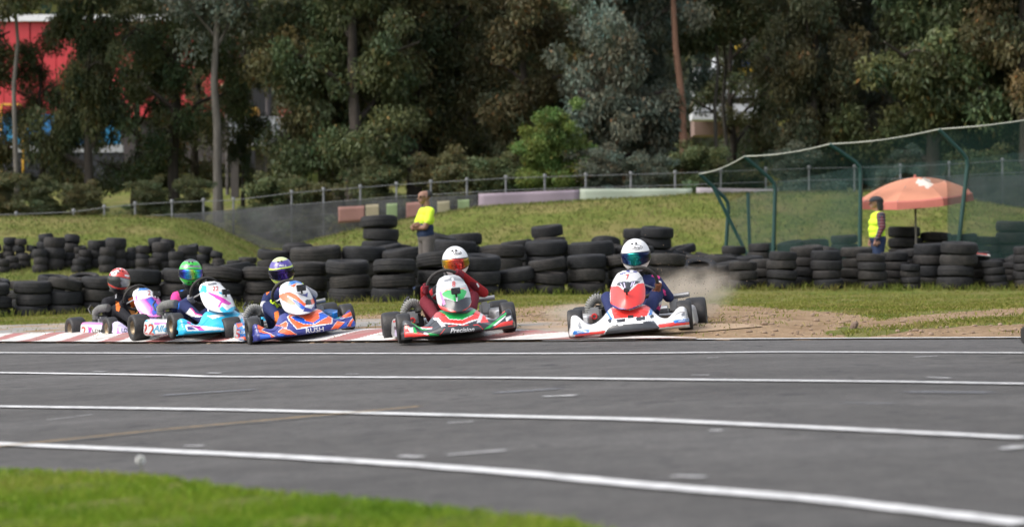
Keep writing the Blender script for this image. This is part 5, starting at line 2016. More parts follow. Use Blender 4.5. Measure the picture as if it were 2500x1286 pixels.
def make_helmet(par, M, hc, rot, base, vis, art, texts, trim, size=1.0, art_local=None):
    """full-face helmet; hc centre and rot (Euler xyz) in the kart's space, facing +Y"""
    Hm = Matrix.Translation(hc) @ Euler(rot, 'XYZ').to_matrix().to_4x4() @ Matrix.Scale(size, 4)
    def surf(az, el, off=0.0):
        """az from +Y to +X, el up; the shell radius"""
        ce, se = math.cos(el), math.sin(el)
        d = Vector((math.sin(az) * ce, math.cos(az) * ce, se))
        a, b, c = .128, .152, .142
        k = 1 / math.sqrt((d.x / a) ** 2 + (d.y / b) ** 2 + (d.z / c) ** 2)
        front = max(0.0, math.cos(az))
        # chin bar pushes forward and down, neck opening cut flat
        k *= 1 + .10 * front ** 2 * sstep(-.15, -.75, el) + .03 * sstep(-.2, -.8, el)
        # brow ridge
        k *= 1 + .02 * front * math.exp(-((el - .33) / .10) ** 2)
        return d * (k + off)
    mb = MB()
    def fn(u, v):
        az = 2 * math.pi * u
        el = math.pi / 2 - v * (math.pi / 2 + .98)
        p = surf(az, el)
        return Hm @ p
    mb.grid(fn, 96, 72, wrap_u=True)
    sh = mb.build('helmet', base, par)
    lay = list(art)
    print_faces(sh, M, lay)
    if art_local:
        me_ = sh.data
        Hi = Hm.inverted()
        for p_ in me_.polygons:
            q = Hi @ p_.center
            az = math.atan2(q.x, q.y)
            el = math.atan2(q.z, math.hypot(q.x, q.y))
            m_ = art_local(az, el)
            if m_ is not None:
                k = me_.materials.find(m_.name)
                if k < 0:
                    me_.materials.append(m_); k = len(me_.materials) - 1
                p_.material_index = k
    skin_in(sh, .012, hc)
    mb = MB()
    def fv(u, v):
        az = (u - .5) * 2 * R(80)
        lo = -.42 + .12 * abs(az) / R(80)
        hi = .30 - .10 * abs(az) / R(80)
        return Hm @ surf(az, lo + (hi - lo) * v, .006)
    mb.grid(fv, 41, 14)
    vo = mb.build('visor', vis, sh); skin_in(vo, .003, hc)
    rim_ = MB()
    loop = [surf((u / 30 - .5) * 2 * R(83), .325 - .10 * abs(u / 30 - .5) * 2, .003) for u in range(31)] + [surf((.5 - u / 30) * 2 * R(83), -.445 + .12 * abs(u / 30 - .5) * 2, .003) for u in range(31)]
    loop.append(loop[0])
    rim_.tube([Hm @ p for p in loop], .0045 * size, 6, caps=False)
    rim_.build('visor_seal', trim, sh)
    vents = MB()
    for s in (-1, 1):
        for az, el, w in ((.20, .92, .018), (.16, -.62, .02), (1.25, .05, .03)):
            p = Hm @ surf(s * az, el, .002)
            vents.box((0, 0, 0), (w, w, .010), 0, Matrix.Translation(p) @ (Hm.to_3x3() @ surf(s * az, el).normalized()).to_track_quat('Z', 'Y').to_matrix().to_4x4(), .003)
    vents.build('vent', trim, sh)
    MB().lathe([(.075, -.118), (.088, -.128), (.086, -.145), (.07, -.15)], 24, 0, Hm).build('neck_roll', BLK, sh)
    for t in texts:
        lettering(sh, M, parent=sh, **t)
    return sh

def make_driver(M, SW, rad, label, cfg):
    """seated driver: continuous body, hands closed on the wheel rim"""
    root = empty('person', M=M)
    tag(root, label, 'person', 'kart drivers')
    Mi = M.inverted()
    # helmet centre: the photo's direction, at the depth of the seat (kart-space y)
    ylocal = cfg.get('head_y', -.20)
    a = Mi @ CAMP
    d = Mi.to_3x3() @ ray(*cfg['head_px'])
    h = a + d * ((ylocal - a.y) / d.y)
    nb = h + Vector((-h.x * .15, -.035, -.165))
    ch = Vector((nb.x * .6, -.30, max(.30, nb.z - .20)))
    pel = Vector((0, -.26, .155))
    S = []
    # torso
    S += [(0, pel + Vector((-.06, 0, 0)), .105, pel + Vector((.06, 0, 0)), .105),
          (0, pel.lerp(ch, .5) + Vector((-.05, 0, 0)), .108, pel.lerp(ch, .5) + Vector((.05, 0, 0)), .108),
          (0, ch + Vector((-.06, 0, 0)), .110, ch + Vector((.06, 0, 0)), .110),
          (0, nb + Vector((-.11, -.01, -.085)), .072, nb + Vector((.11, -.01, -.085)), .072), (6, nb + Vector((0, 0, -.06)), .062, nb + Vector((0, .01, .07)), .058)]
    shl = nb + Vector((0, -.01, -.085))
    for s, key in ((1, 'R'), (-1, 'L')):
        sh = shl + Vector((s * .155, 0, 0))
        an = math.pi - cfg['hand_' + key]
        rd = Vector((math.cos(an), math.sin(an), 0))
        tg = Vector((-math.sin(an), math.cos(an), 0))
        hp = SW @ (rd * rad)
        R3 = SW.to_3x3()
        rdw, tgw, nw = R3 @ rd, R3 @ tg, R3 @ Vector((0, 0, 1))
        if nw.y > 0: nw = -nw              # towards the driver
        wrist = hp + nw * .055 + rdw * .022 - Vector((0, 0, .02))
        e_off = Vector(cfg.get('elbow_' + key, (.12, -.02, -.06)))
        el = sh.lerp(wrist, .5) + Vector((s * e_off.x, e_off.y, e_off.z))
        S += [(1, sh, .062, sh.lerp(el, .35), .057), (2, sh.lerp(el, .35), .056, el, .047), (3, el, .047, wrist, .034)]
        # palm and fingers round the rim
        pal = hp + nw * .030 + rdw * .010
        S.append((4, wrist, .032, pal, .030))
        S.append((4, pal - tgw * .025, .021, pal + tgw * .025, .021))
        for i in range(4):
            o_ = tgw * ((i - 1.5) * .0225)
            k0 = pal + o_ + rdw * .012
            k1 = hp + o_ + rdw * .030 - nw * .002
            k2 = hp + o_ + rdw * .016 - nw * .026
            k3 = hp + o_ - rdw * .010 - nw * .024
            S += [(4, k0, .0115, k1, .0105), (4, k1, .0105, k2, .0098), (4, k2, .0098, k3, .009)]
        tb_ = pal - tgw * .03 * s
        S += [(4, tb_, .013, tb_ - tgw * .022 * s - rdw * .022, .011), (4, tb_ - tgw * .022 * s - rdw * .022, .011, hp - tgw * .05 * s - rdw * .022 - nw * .008, .009)]
    for s in (-1, 1):
        hip = pel + Vector((s * .09, .02, -.01))
        kn = Vector((s * cfg.get('knee', .21), .10, cfg.get('knee_z', .33)))
        ank = Vector((s * .145, .44, .155))
        toe = Vector((s * .12, .545, .20))
        S += [(5, hip, .092, kn, .062), (5, kn, .060, ank, .040), (7, ank, .040, toe, .032), (7, ank, .036, ank + Vector((0, .02, -.05)), .034)]
    me_ = body_mesh(S, .0085, cfg['mats'], 'race_suit', 5)
    o = bpy.data.objects.new('body', me_); COL.objects.link(o); o.parent = root
    print_faces(o, M, cfg.get('suit_art', []))
    for t in cfg.get('suit_text', []):
        lettering(o, M, parent=o, **t)
    hp_ = h + Vector((0, .005, 0))
    make_helmet(root, M, hp_, cfg.get('head_rot', (0, 0, 0)), cfg['helmet'], cfg['visor'], cfg.get('helmet_art', []), cfg.get('helmet_text', []), cfg.get('trim', BLK), cfg.get('hsize', .98), cfg.get('helmet_local'))
    return root

def T(text, px, py, h, m, **k):
    return dict(text=text, px=px, py=py, hpx=h, m=m, **k)

# ---------------- number 7: white kart
c7 = crop(1360, 560, 4.2875)
K7 = kart_matrix(1.072, 17.63, .100, -8.2, 5.0, 1.4)
art7 = [(c7([(560, 812), (760, 850), (985, 762), (1000, 770), (940, 905), (780, 915), (598, 938)]), PRED),
        (c7([(500, 845), (520, 838), (582, 935), (560, 940)]), PBLU), (c7([(985, 782), (1015, 780), (993, 888), (960, 897)]), PBLU),
        (c7([(617, 940), (715, 935), (712, 970), (630, 972)]), PDRK), (c7([(828, 920), (924, 906), (916, 946), (830, 957)]), PDRK), (c7([(740, 898), (800, 896), (796, 927), (744, 930)]), PDRK),
        (c7([(526, 940), (552, 932), (574, 948), (570, 975), (545, 978)]), PDRK), (c7([(970, 905), (992, 888), (1016, 893), (1012, 920), (985, 933)]), PDRK),
        (c7([(540, 1018), (635, 992), (640, 1003), (905, 978), (905, 962), (1010, 955), (1070, 1022), (1060, 1060), (495, 1100)]), PDRK),
        (c7([(330, 1068), (512, 1050), (490, 1090), (190, 1125), (190, 1100)]), PRED), (c7([(1056, 992), (1215, 968), (1400, 955), (1400, 992), (1072, 1028)]), PRED),
        (c7([(170, 1062), (345, 1045), (335, 1082), (170, 1100)]), PBLU), (c7([(1212, 948), (1420, 926), (1420, 962), (1225, 980)]), PBLU),
        (c7([(205, 985), (240, 970), (262, 1040), (230, 1035)]), PGREY), (c7([(1300, 880), (1340, 862), (1338, 900), (1308, 912)]), PGREY)]
for l in fat([(1245, 935), (1320, 905), (1380, 880)], 5) + fat([(1290, 930), (1385, 905)], 5) + fat([(190, 1040), (300, 1035)], 5) + fat([(215, 1000), (275, 1030)], 4):
    art7.append((c7(l), PGREY))
pan7 = [(c7([(560, 600), (640, 590), (715, 650), (770, 640), (850, 565), (930, 560), (930, 760), (740, 840), (560, 800)]), PRED),
        (c7([(620, 578), (640, 555), (700, 543), (760, 548), (830, 533), (872, 552), (800, 580), (755, 640), (715, 640), (690, 600)]), PDRK),
        (c7([(560, 775), (640, 815), (740, 832), (860, 795), (930, 745), (930, 860), (560, 860)]), PNAV),
        (c7([(725, 415), (760, 415), (760, 445), (725, 447)]), PNAV), (c7([(800, 430), (840, 440), (835, 452), (795, 445)]), PNAV), (c7([(655, 462), (720, 445), (724, 458), (662, 475)]), PNAV),
        (c7([(830, 530), (880, 490), (900, 520), (862, 550)]), PGREY)]
for a_, b_ in (((662, 560), (690, 615)), ((700, 553), (712, 610)), ((790, 548), (770, 600)), ((815, 545), (790, 585))):
    pan7 += [(c7(q), PLIL) for q in fat([a_, b_], 9)]
kart7, SW7, r7 = make_kart(K7, 'white go-kart with red nose panel and number 7', dict(
    base=WHT, panel_base=OFFW, pod_base=WHT, nose='a', gold=1, nose_art=art7, panel_art=pan7, steer=.06, tall=1.0, sw=(-.08, .19, .44),
    panel_text=[T('7', *c7([(735, 497)])[0], 12.5, TXTR, name='number', rot=-.05)],
    nose_text=[T('AERO-TEC', *c7([(262, 1073)])[0], 3.8, TXTW, rot=-.09), T('AERO-TEC', *c7([(1330, 952)])[0], 4.6, TXTW, rot=-.12, shear=.3)],
    camera=(1530, 708, .75)))
V7 = visor_mat('teal_mirror_visor', [(.0, (.01, .015, .06)), (.30, (.015, .03, .10)), (.40, (.01, .22, .25)), (.5, (.03, .40, .33)), (.62, (.01, .28, .27)), (.72, (.02, .05, .16)), (1, (.015, .02, .09))])
SN, SP, SO, SK, SW_ = cloth('suit_navy', (.022, .03, .095)), cloth('suit_pink', (.72, .06, .27)), cloth('suit_orange', (.62, .15, .03)), cloth('suit_black', (.016, .016, .02)), cloth('suit_white', (.68, .68, .70))
SR, SM, SG, SY, SB = cloth('suit_red', (.29, .016, .02)), cloth('suit_maroon', (.13, .015, .025)), cloth('glove_grey', (.20, .20, .22)), cloth('glove_yellow', (.50, .68, .03)), cloth('suit_blue', (.02, .14, .55))
make_driver(K7, SW7, r7, 'driver in white helmet and navy pink suit in the white kart', dict(
    head_px=(1552, 622), head_rot=(-.22, 0, .03), helmet=WHT, visor=V7, trim=BLK, mats=[SN, SN, SN, SN, cloth('glove_camo', (.19, .075, .04), .7), SN, SK, SK],
    hand_R=3.5, hand_L=-.35, elbow_R=(.08, -.08, -.12), elbow_L=(.08, -.08, -.12), hsize=1.0,
    suit_art=[(c7([(985, 462), (1050, 455), (1080, 490), (1075, 520), (1030, 505), (990, 490)]), SP), (c7([(520, 560), (545, 510), (570, 520), (560, 600), (575, 640), (525, 640)]), SP),
              (c7([(550, 470), (600, 445), (610, 490), (560, 515)]), SO), (c7([(1040, 830), (1100, 740), (1135, 740), (1085, 850)]), SP), (c7([(1065, 770), (1100, 740), (1110, 755), (1070, 810)]), SW_),
              (c7([(1105, 620), (1135, 640), (1140, 690), (1120, 690)]), SP), (c7([(1050, 530), (1090, 545), (1090, 560), (1055, 545)]), SW_)],
    helmet_art=[(c7([(770, 190), (785, 168), (830, 160), (880, 168), (898, 190), (880, 208), (830, 216), (785, 208)]), TXTB), (c7([(777, 190), (790, 172), (830, 165), (876, 173), (890, 190), (875, 204), (830, 211), (790, 204)]), WHT)],
    helmet_text=[T('Arai', *c7([(833, 189)])[0], 6.0, TXTB, shear=.3, stretch=1.3)]))

# ---------------- number 8: red, black and green kart
c8 = crop(920, 580, 4.593)
K8 = kart_matrix(-.537, 18.438, .046, 7.1, 6.0, 2.0)
art8 = [(c8([(690, 815), (760, 790), (900, 850), (1010, 850), (1140, 765), (1150, 785), (1075, 855), (960, 918), (810, 908), (765, 862)]), PGRN),
        (c8([(630, 905), (655, 845), (705, 830), (772, 868), (810, 912), (960, 921), (1082, 862), (1140, 780), (1175, 785), (1205, 850), (1255, 945), (1165, 955), (1110, 915), (960, 972), (745, 955)]), PRED)]
for l in fat([(630, 905), (745, 957), (960, 974), (1110, 920), (1180, 905)], 13) + fat([(770, 870), (810, 912), (960, 921), (1078, 865)], 7):
    art8.append((c8(l), TXTW))
art8 += [(c8([(645, 895), (690, 895), (772, 990), (722, 998)]), OFFW), (c8([(1165, 835), (1203, 830), (1160, 950), (1120, 955)]), OFFW),
         (c8([(385, 900), (432, 888), (505, 965), (530, 1000), (625, 1000), (620, 1022), (510, 1020), (430, 950)]), PRED),
         (c8([(420, 895), (440, 888), (520, 965), (500, 968)]), TXTW), (c8([(385, 950), (430, 955), (520, 1020), (600, 1030), (500, 1040)]), PGRN), (c8([(430, 962), (520, 1012), (620, 1012), (620, 1024), (510, 1024)]), TXTW),
         (c8([(310, 985), (350, 985), (400, 1040), (540, 1080), (620, 1100), (310, 1115)]), PRED), (c8([(530, 1062), (600, 1068), (700, 1085), (700, 1105), (600, 1100)]), PGRN), (c8([(525, 1055), (580, 1075), (570, 1090), (530, 1080)]), TXTW),
         (c8([(1395, 785), (1430, 780), (1435, 830), (1300, 908), (1215, 908), (1315, 850)]), PRED), (c8([(1230, 870), (1330, 845), (1300, 905), (1225, 915)]), OFFW),
         (c8([(1195, 1035), (1450, 835), (1450, 868), (1265, 1015)]), PGRN), (c8([(1300, 1012), (1400, 950), (1525, 925), (1525, 972), (1310, 1015)]), PRED), (c8([(1300, 985), (1440, 870), (1445, 885), (1330, 985)]), TXTW),
         (c8([(1440, 900), (1500, 870), (1505, 900), (1450, 945)]), OFFW), (c8([(345, 1010), (420, 1000), (440, 1060), (370, 1060)]), OFFW), (c8([(400, 1005), (430, 1000), (450, 1070), (420, 1070)]), PGRN)]
for l in fat([(705, 1090), (780, 1000), (850, 985), (1140, 975), (1195, 1030)], 5):
    art8.append((c8(l), PRED))
pan8 = [(c8([(715, 640), (780, 590), (960, 575), (1010, 600), (970, 690), (890, 716), (800, 680)]), PGRN), (c8([(735, 680), (800, 690), (890, 715), (1000, 665), (1060, 670), (1055, 780), (925, 850), (725, 775)]), PDRK),
        (c8([(670, 730), (720, 765), (925, 840), (1030, 775), (1100, 660), (1120, 740), (1080, 810), (940, 880), (740, 850)]), PRED), (c8([(885, 665), (910, 665), (905, 710), (890, 712)]), TXTW),
        (c8([(700, 610), (720, 600), (770, 740), (745, 760)]), PPNK), (c8([(750, 480), (830, 448), (950, 455), (1000, 500), (960, 490), (850, 475), (770, 495)]), PGREY), (c8([(835, 450), (860, 450), (860, 480), (840, 480)]), TXTW)]
for l in fat([(760, 600), (800, 578), (865, 585), (960, 572), (1000, 560)], 5):
    pan8.append((c8(l), PORG))
kart8, SW8, r8 = make_kart(K8, 'red, black and green go-kart with number 8', dict(
    base=PDRK, panel_base=paint('smoky_white', (.42, .43, .44)), pod_base=OFFW, nose='c', nose_art=art8, panel_art=pan8, sw=(.03, .17, .445), sw_r=.165, sw_tilt=66,
    panel_text=[T('8', *c8([(863, 522)])[0], 13, TXTR, name='number')],
    nose_text=[T('Precision', *c8([(955, 1036)])[0], 11.5, TXTW, rot=-.07, shear=.35)],
    pod_art=[(c8([(180, 930), (250, 925), (270, 945), (180, 950)]), PRED), (c8([(195, 1000), (240, 990), (240, 1010), (195, 1020)]), PDRK), (c8([(190, 1050), (230, 1045), (250, 1110), (200, 1105)]), PLIL)],
    camera=(1114, 714, 1.25)))
V8 = visor_mat('red_gold_visor', [(0, (.35, .22, .02)), (.18, (.22, .16, .03)), (.28, (.55, .06, .05)), (.55, (.75, .10, .10)), (.75, (.75, .16, .03)), (.88, (.70, .36, .02)), (1, (.25, .22, .04))])
make_driver(K8, SW8, r8, 'driver in white helmet with red visor and red suit', dict(
    head_px=(1112, 637), head_rot=(-.20, 0, -.12), helmet=WHT, visor=V8, mats=[SM, SR, SR, SR, SM, SM, SK, SK],
    hand_R=3.1, hand_L=.72, elbow_L=(.15, -.06, -.13), elbow_R=(.06, -.06, -.10), hsize=.96,
    suit_art=[(c8([(1040, 490), (1100, 500), (1140, 540), (1150, 590), (1080, 600), (1040, 560)]), SM), (c8([(1110, 505), (1135, 515), (1150, 545), (1140, 560)]), SW_), (c8([(620, 560), (650, 500), (680, 520), (660, 640), (630, 640)]), SK), (c8([(650, 680), (720, 700), (700, 830), (660, 780)]), SM)],
    helmet_art=[(c8([(848, 170), (865, 155), (900, 150), (945, 158), (956, 174), (940, 188), (900, 195), (862, 188)]), TXTB), (c8([(855, 171), (868, 159), (900, 155), (940, 162), (949, 174), (936, 184), (900, 190), (866, 184)]), WHT)],
    helmet_text=[T('Arai', *c8([(902, 172)])[0], 5.2, TXTB, shear=.3, stretch=1.3)]))

# ---------------- orange and blue kart
c24 = crop(530, 600, 4.946)
K24 = kart_matrix(-2.169, 20.2, -.040, 17.5, 7.8, 2.4)
art24 = [(c24([(845, 855), (900, 800), (970, 780), (1160, 785), (1220, 750), (1345, 748), (1402, 795), (1390, 940), (1160, 975), (960, 1008), (870, 905)]), TXTW),
         (c24([(858, 855), (905, 806), (970, 788), (1160, 792), (1220, 758), (1340, 756), (1392, 800), (1380, 932), (1160, 962), (965, 996), (880, 905)]), PORG)]
eyeL = [(890, 862), (960, 838), (1050, 878), (1065, 903), (1160, 925), (1160, 945), (1040, 938), (960, 905)]
eyeR = [(1165, 922), (1238, 872), (1228, 815), (1290, 790), (1368, 795), (1335, 855), (1262, 890), (1175, 945)]
grow = lambda P, k: [(sum(p[0] for p in P) / len(P) + (x - sum(p[0] for p in P) / len(P)) * k, sum(p[1] for p in P) / len(P) + (y - sum(p[1] for p in P) / len(P)) * (k + .06)) for x, y in P]
art24 += [(c24(grow(eyeL, 1.07)), TXTW), (c24(grow(eyeR, 1.08)), TXTW), (c24(eyeL), PBRI), (c24(eyeR), PBRI), (c24([(900, 860), (960, 842), (1040, 878), (960, 872)]), PNAV), (c24([(1240, 820), (1290, 797), (1355, 800), (1290, 818)]), PNAV)]
art24 += [(c24([(490, 950), (560, 928), (700, 950), (745, 960), (640, 975), (560, 990), (530, 1012), (490, 1000)]), PORG), (c24([(730, 1038), (790, 985), (885, 1015), (970, 1072), (840, 1070)]), PORG),
          (c24([(720, 970), (830, 905), (860, 930), (840, 1000), (790, 985)]), OFFW), (c24([(735, 965), (825, 915), (850, 935), (835, 985), (800, 975)]), PORG),
          (c24([(500, 1005), (560, 1025), (660, 1060), (700, 1095), (650, 1105), (630, 1065), (510, 1040)]), PORG), (c24([(520, 1070), (630, 1060), (655, 1105), (520, 1125)]), PBRI), (c24([(560, 985), (700, 960), (820, 985), (740, 1030), (620, 1010)]), PNAV), (c24([(720, 1060), (820, 1070), (800, 1090), (740, 1090)]), PBRI),
          (c24([(1490, 855), (1640, 780), (1700, 790), (1695, 835), (1560, 865)]), PORG), (c24([(1375, 1005), (1450, 905), (1545, 918), (1460, 1000)]), PORG), (c24([(1570, 970), (1600, 915), (1640, 880), (1655, 845), (1700, 830), (1700, 870), (1640, 905), (1610, 975)]), PORG),
          (c24([(1480, 985), (1560, 925), (1575, 965), (1540, 1000)]), PBRI), (c24([(1620, 975), (1640, 910), (1700, 870), (1700, 970)]), PBRI)]
for l in fat([(700, 960), (640, 978), (565, 995), (535, 1015), (640, 1055), (700, 1092)], 7) + fat([(735, 1038), (790, 988), (885, 1018), (968, 1072)], 6) + fat([(1380, 1000), (1450, 908), (1540, 920)], 7) + fat([(1570, 968), (1600, 917), (1650, 850), (1690, 835)], 6) + fat([(1430, 850), (1500, 880), (1640, 845)], 6):
    art24.append((c24(l), OFFW))
pan24 = [(c24([(740, 600), (800, 570), (880, 640), (960, 700), (900, 720), (780, 650)]), PORG), (c24([(1120, 520), (1180, 560), (1225, 660), (1200, 720), (1165, 640)]), PBLU), (c24([(840, 470), (900, 415), (1040, 415), (1110, 490), (1060, 470), (960, 440), (880, 480)]), PBLU), (c24([(760, 610), (850, 545), (950, 590), (1055, 690), (1165, 630), (1180, 690), (1060, 735), (950, 650), (860, 600)]), PORG),
         (c24([(900, 640), (960, 660), (1070, 740), (1040, 770), (980, 740)]), PBRI), (c24([(1040, 790), (1060, 740), (1140, 760), (1190, 680), (1200, 600), (1230, 690), (1215, 760), (1140, 800)]), PNAV), (c24([(940, 560), (1040, 590), (1100, 560), (1090, 620), (1040, 600)]), PNAV),
         (c24([(770, 560), (820, 520), (890, 550), (800, 570)]), PLIL), (c24([(880, 480), (960, 455), (930, 500)]), PORG), (c24([(1065, 660), (1085, 645), (1130, 650), (1148, 705), (1070, 712)]), PDRK), (c24([(1060, 715), (1150, 706), (1180, 725), (1060, 740)]), TXTW), (c24([(1150, 570), (1200, 620), (1205, 680), (1170, 640)]), PLIL)]
kart24, SW24, r24 = make_kart(K24, 'orange and blue go-kart lettered RUSH on the nose', dict(
    base=PNAV, panel_base=OFFW, pod_base=PBLU, nose='b', nose_art=art24, panel_art=pan24, frame=mat('teal_frame', (.02, .28, .33), .4, var=.1), sw=(.02, .17, .43), sw_tilt=60, wide=1.07,
    nose_text=[T('RUSH', *c24([(1180, 1016)])[0], 11.5, TXTW, rot=-.10, stretch=1.15, off=.016)],
    pod_art=[(c24([(160, 950), (230, 950), (265, 1160), (205, 1175)]), OFFW), (c24([(230, 935), (300, 930), (310, 960), (250, 990)]), PORG), (c24([(300, 960), (385, 965), (385, 1000), (310, 990)]), OFFW), (c24([(270, 1095), (360, 1090), (360, 1030), (395, 1025), (395, 1140), (330, 1135)]), PORG)],
    pod_text=[T('15', *c24([(218, 1065)])[0], 24, TXTR, name='number', rot=.12, stretch=.8), T('RUSH', *c24([(298, 1045)])[0], 7, TXTW, rot=.05)],
    camera=(737, 706, 1.35)))
V24 = visor_mat('dark_violet_visor', [(0, (.012, .012, .02)), (.35, (.015, .012, .03)), (.5, (.10, .05, .35)), (.62, (.06, .03, .22)), (.75, (.012, .012, .03)), (1, (.01, .01, .02))])
def h24(az, el):
    if el > .95: return PMGR
    if .42 < el <= .95 and abs(az) < 2.3: return PVIO
    return None
make_driver(K24, SW24, r24, 'driver in lime and purple helmet with yellow gloves', dict(
    head_px=(687, 661), head_rot=(-.22, .0, -.22), helmet=PLIME, visor=V24, helmet_local=h24, mats=[SN, SN, cloth('suit_pale_grey', (.42, .42, .45)), cloth('suit_pale_grey', (.42, .42, .45)), SY, SN, cloth('violet_collar', (.07, .05, .20)), SK],
    hand_R=3.75, hand_L=.25, elbow_R=(.08, -.08, -.10), hsize=.98,
    suit_art=[(c24([(585, 545), (620, 510), (640, 540), (600, 600)]), SO), (c24([(660, 500), (690, 500), (690, 560), (670, 560)]), SO), (c24([(690, 800), (740, 780), (760, 930), (700, 950)]), SO), (c24([(640, 700), (680, 720), (670, 780), (645, 760)]), SN)],
    helmet_art=[], helmet_text=[T('BELL', *c24([(797, 240)])[0], 5.5, TXTW, stretch=1.2), T('BABY STORE AU', *c24([(805, 302)])[0], 3.2, TXTB)]))

# ---------------- number 22: cyan, white and magenta kart
c22 = crop(300, 610, 5.359)
K22 = kart_matrix(-3.205, 21.2, -.070, 29.4, 3.4, 3.2)
art22 = [(c22([(1100, 860), (1290, 835), (1340, 868), (1250, 880), (1180, 905)]), TXTW), (c22([(1480, 890), (1560, 810), (1640, 790), (1680, 900), (1560, 880), (1500, 950)]), OFFW), (c22([(1560, 880), (1620, 870), (1660, 960), (1580, 950)]), PLIL),
         (c22([(810, 985), (850, 970), (1320, 1020), (1320, 1045), (840, 1060)]), TXTW), (c22([(850, 985), (1010, 1000), (1080, 1050), (1000, 1055), (960, 1015)]), PMAG), (c22([(830, 930), (880, 940), (890, 975), (850, 960)]), PMAG), (c22([(840, 1000), (900, 1005), (960, 1040), (850, 1045)]), PNAV)]
pan22 = [(c22([(1000, 560), (1040, 460), (1090, 470), (1100, 545), (1080, 570), (1060, 550)]), PCYA), (c22([(1095, 540), (1250, 595), (1335, 640), (1425, 700), (1385, 722), (1300, 690), (1258, 760), (1240, 740), (1278, 670), (1130, 575)]), PMAG),
         (c22([(1255, 770), (1300, 735), (1360, 790), (1430, 740), (1500, 740), (1560, 790), (1500, 860), (1380, 850), (1280, 800)]), PCYA), (c22([(1105, 440), (1220, 420), (1230, 450), (1120, 475)]), PGREY), (c22([(1250, 545), (1330, 560), (1320, 590), (1260, 570)]), PCYA)]
kart22, SW22, r22 = make_kart(K22, 'cyan, white and magenta go-kart with number 22', dict(
    base=PCYA, panel_base=TXTW, pod_base=TXTW, nose='c', gold=1, nose_art=art22, panel_art=pan22, sw=(.0, .16, .46), sw_tilt=62, steer=-.05, wide=1.10,
    hose=[(.36, -.20, .25), (.36, -.20, .31), (.34, -.14, .345), (.31, -.02, .355), (.28, .06, .35)],
    panel_text=[T('22', *c22([(1212, 508)])[0], 11.5, TXTR, name='number')],
    nose_text=[],
    pod_art=[(c22([(280, 915), (330, 915), (330, 940), (280, 935)]), PCYA), (c22([(365, 960), (385, 955), (425, 1095), (400, 1110)]), PCYA), (c22([(410, 940), (590, 950), (590, 968), (410, 975)]), PPNK), (c22([(420, 1105), (600, 1090), (600, 1110), (420, 1125)]), PLIL)],
    pod_text=[T('22', *c22([(328, 1045)])[0], 27, TXTR, name='number', stretch=.85, rot=.03), T('Allen', *c22([(510, 1030)])[0], 16, TXTC, rot=.0, shear=.3, stretch=.9)],
    camera=(552, 714, 1.2)))
V22 = visor_mat('rainbow_visor', [(0, (.30, .05, .40)), (.14, (.06, .08, .75)), (.30, (.02, .45, .70)), (.48, (.10, .75, .15)), (.60, (.55, .75, .10)), (.75, (.05, .40, .75)), (.9, (.03, .06, .50)), (1, (.02, .02, .08))])
def h22(az, el):
    if el > 1.0 and abs(az) < 2.0: return PGREY if el < 1.1 else PDRK
    if .45 < el < .62 and abs(az) < 1.2: return PGREY
    return None
make_driver(K22, SW22, r22, 'driver in vivid green helmet with rainbow visor', dict(
    head_px=(465, 664), head_rot=(-.14, -.08, -.35), helmet=PHG, visor=V22, helmet_local=h22, mats=[SK, SP, SK, SN, SG, SN, SK, SK],
    hand_R=3.7, hand_L=.2, elbow_R=(.08, -.08, -.11), hsize=.96,
    suit_art=[(c22([(745, 530), (790, 485), (800, 520), (770, 545)]), SB), (c22([(690, 660), (740, 690), (735, 780), (690, 760)]), SB), (c22([(820, 830), (880, 760), (960, 840), (1050, 860), (1000, 880), (900, 870)]), SW_), (c22([(880, 760), (900, 760), (960, 830), (1050, 850), (1050, 865), (950, 845)]), SP)],
    helmet_text=[T('Arai', *c22([(895, 196)])[0], 3.8, TXTB, shear=.3, rot=-.12)]))

# ---------------- number 2: white, purple and magenta kart
c2 = crop(140, 630, 5.847)
K2 = kart_matrix(-4.278, 23.2, -.177, 32.0, 3.4, 2.7)
art2 = [(c2([(850, 1000), (870, 985), (880, 1060), (1080, 1080), (1080, 1115), (850, 1110)]), PMAG), (c2([(990, 945), (1040, 955), (1080, 1010), (1080, 1050), (1030, 990)]), PMAG), (c2([(900, 930), (990, 945), (985, 960), (890, 965)]), PLIL)]
pan2 = [(c2([(1090, 600), (1250, 575), (1345, 545), (1550, 600), (1550, 840), (1200, 840)]), PPNK), (c2([(1130, 480), (1190, 405), (1320, 385), (1430, 430), (1390, 440), (1200, 460)]), PBLU), (c2([(1245, 590), (1345, 545), (1410, 610), (1460, 650), (1540, 630), (1550, 740), (1370, 820), (1330, 760), (1330, 690)]), PPUR), (c2([(1300, 600), (1345, 570), (1400, 640), (1450, 680), (1530, 660), (1530, 730), (1390, 790), (1365, 730)]), PBRI),
        (c2([(1110, 560), (1130, 520), (1150, 600), (1130, 620)]), PMAG), (c2([(1390, 590), (1440, 600), (1480, 570), (1470, 650), (1430, 660)]), PMAG)]
for l in fat([(1250, 590), (1340, 700), (1360, 720), (1325, 790)], 16):
    pan2.append((c2(l), PMAG))
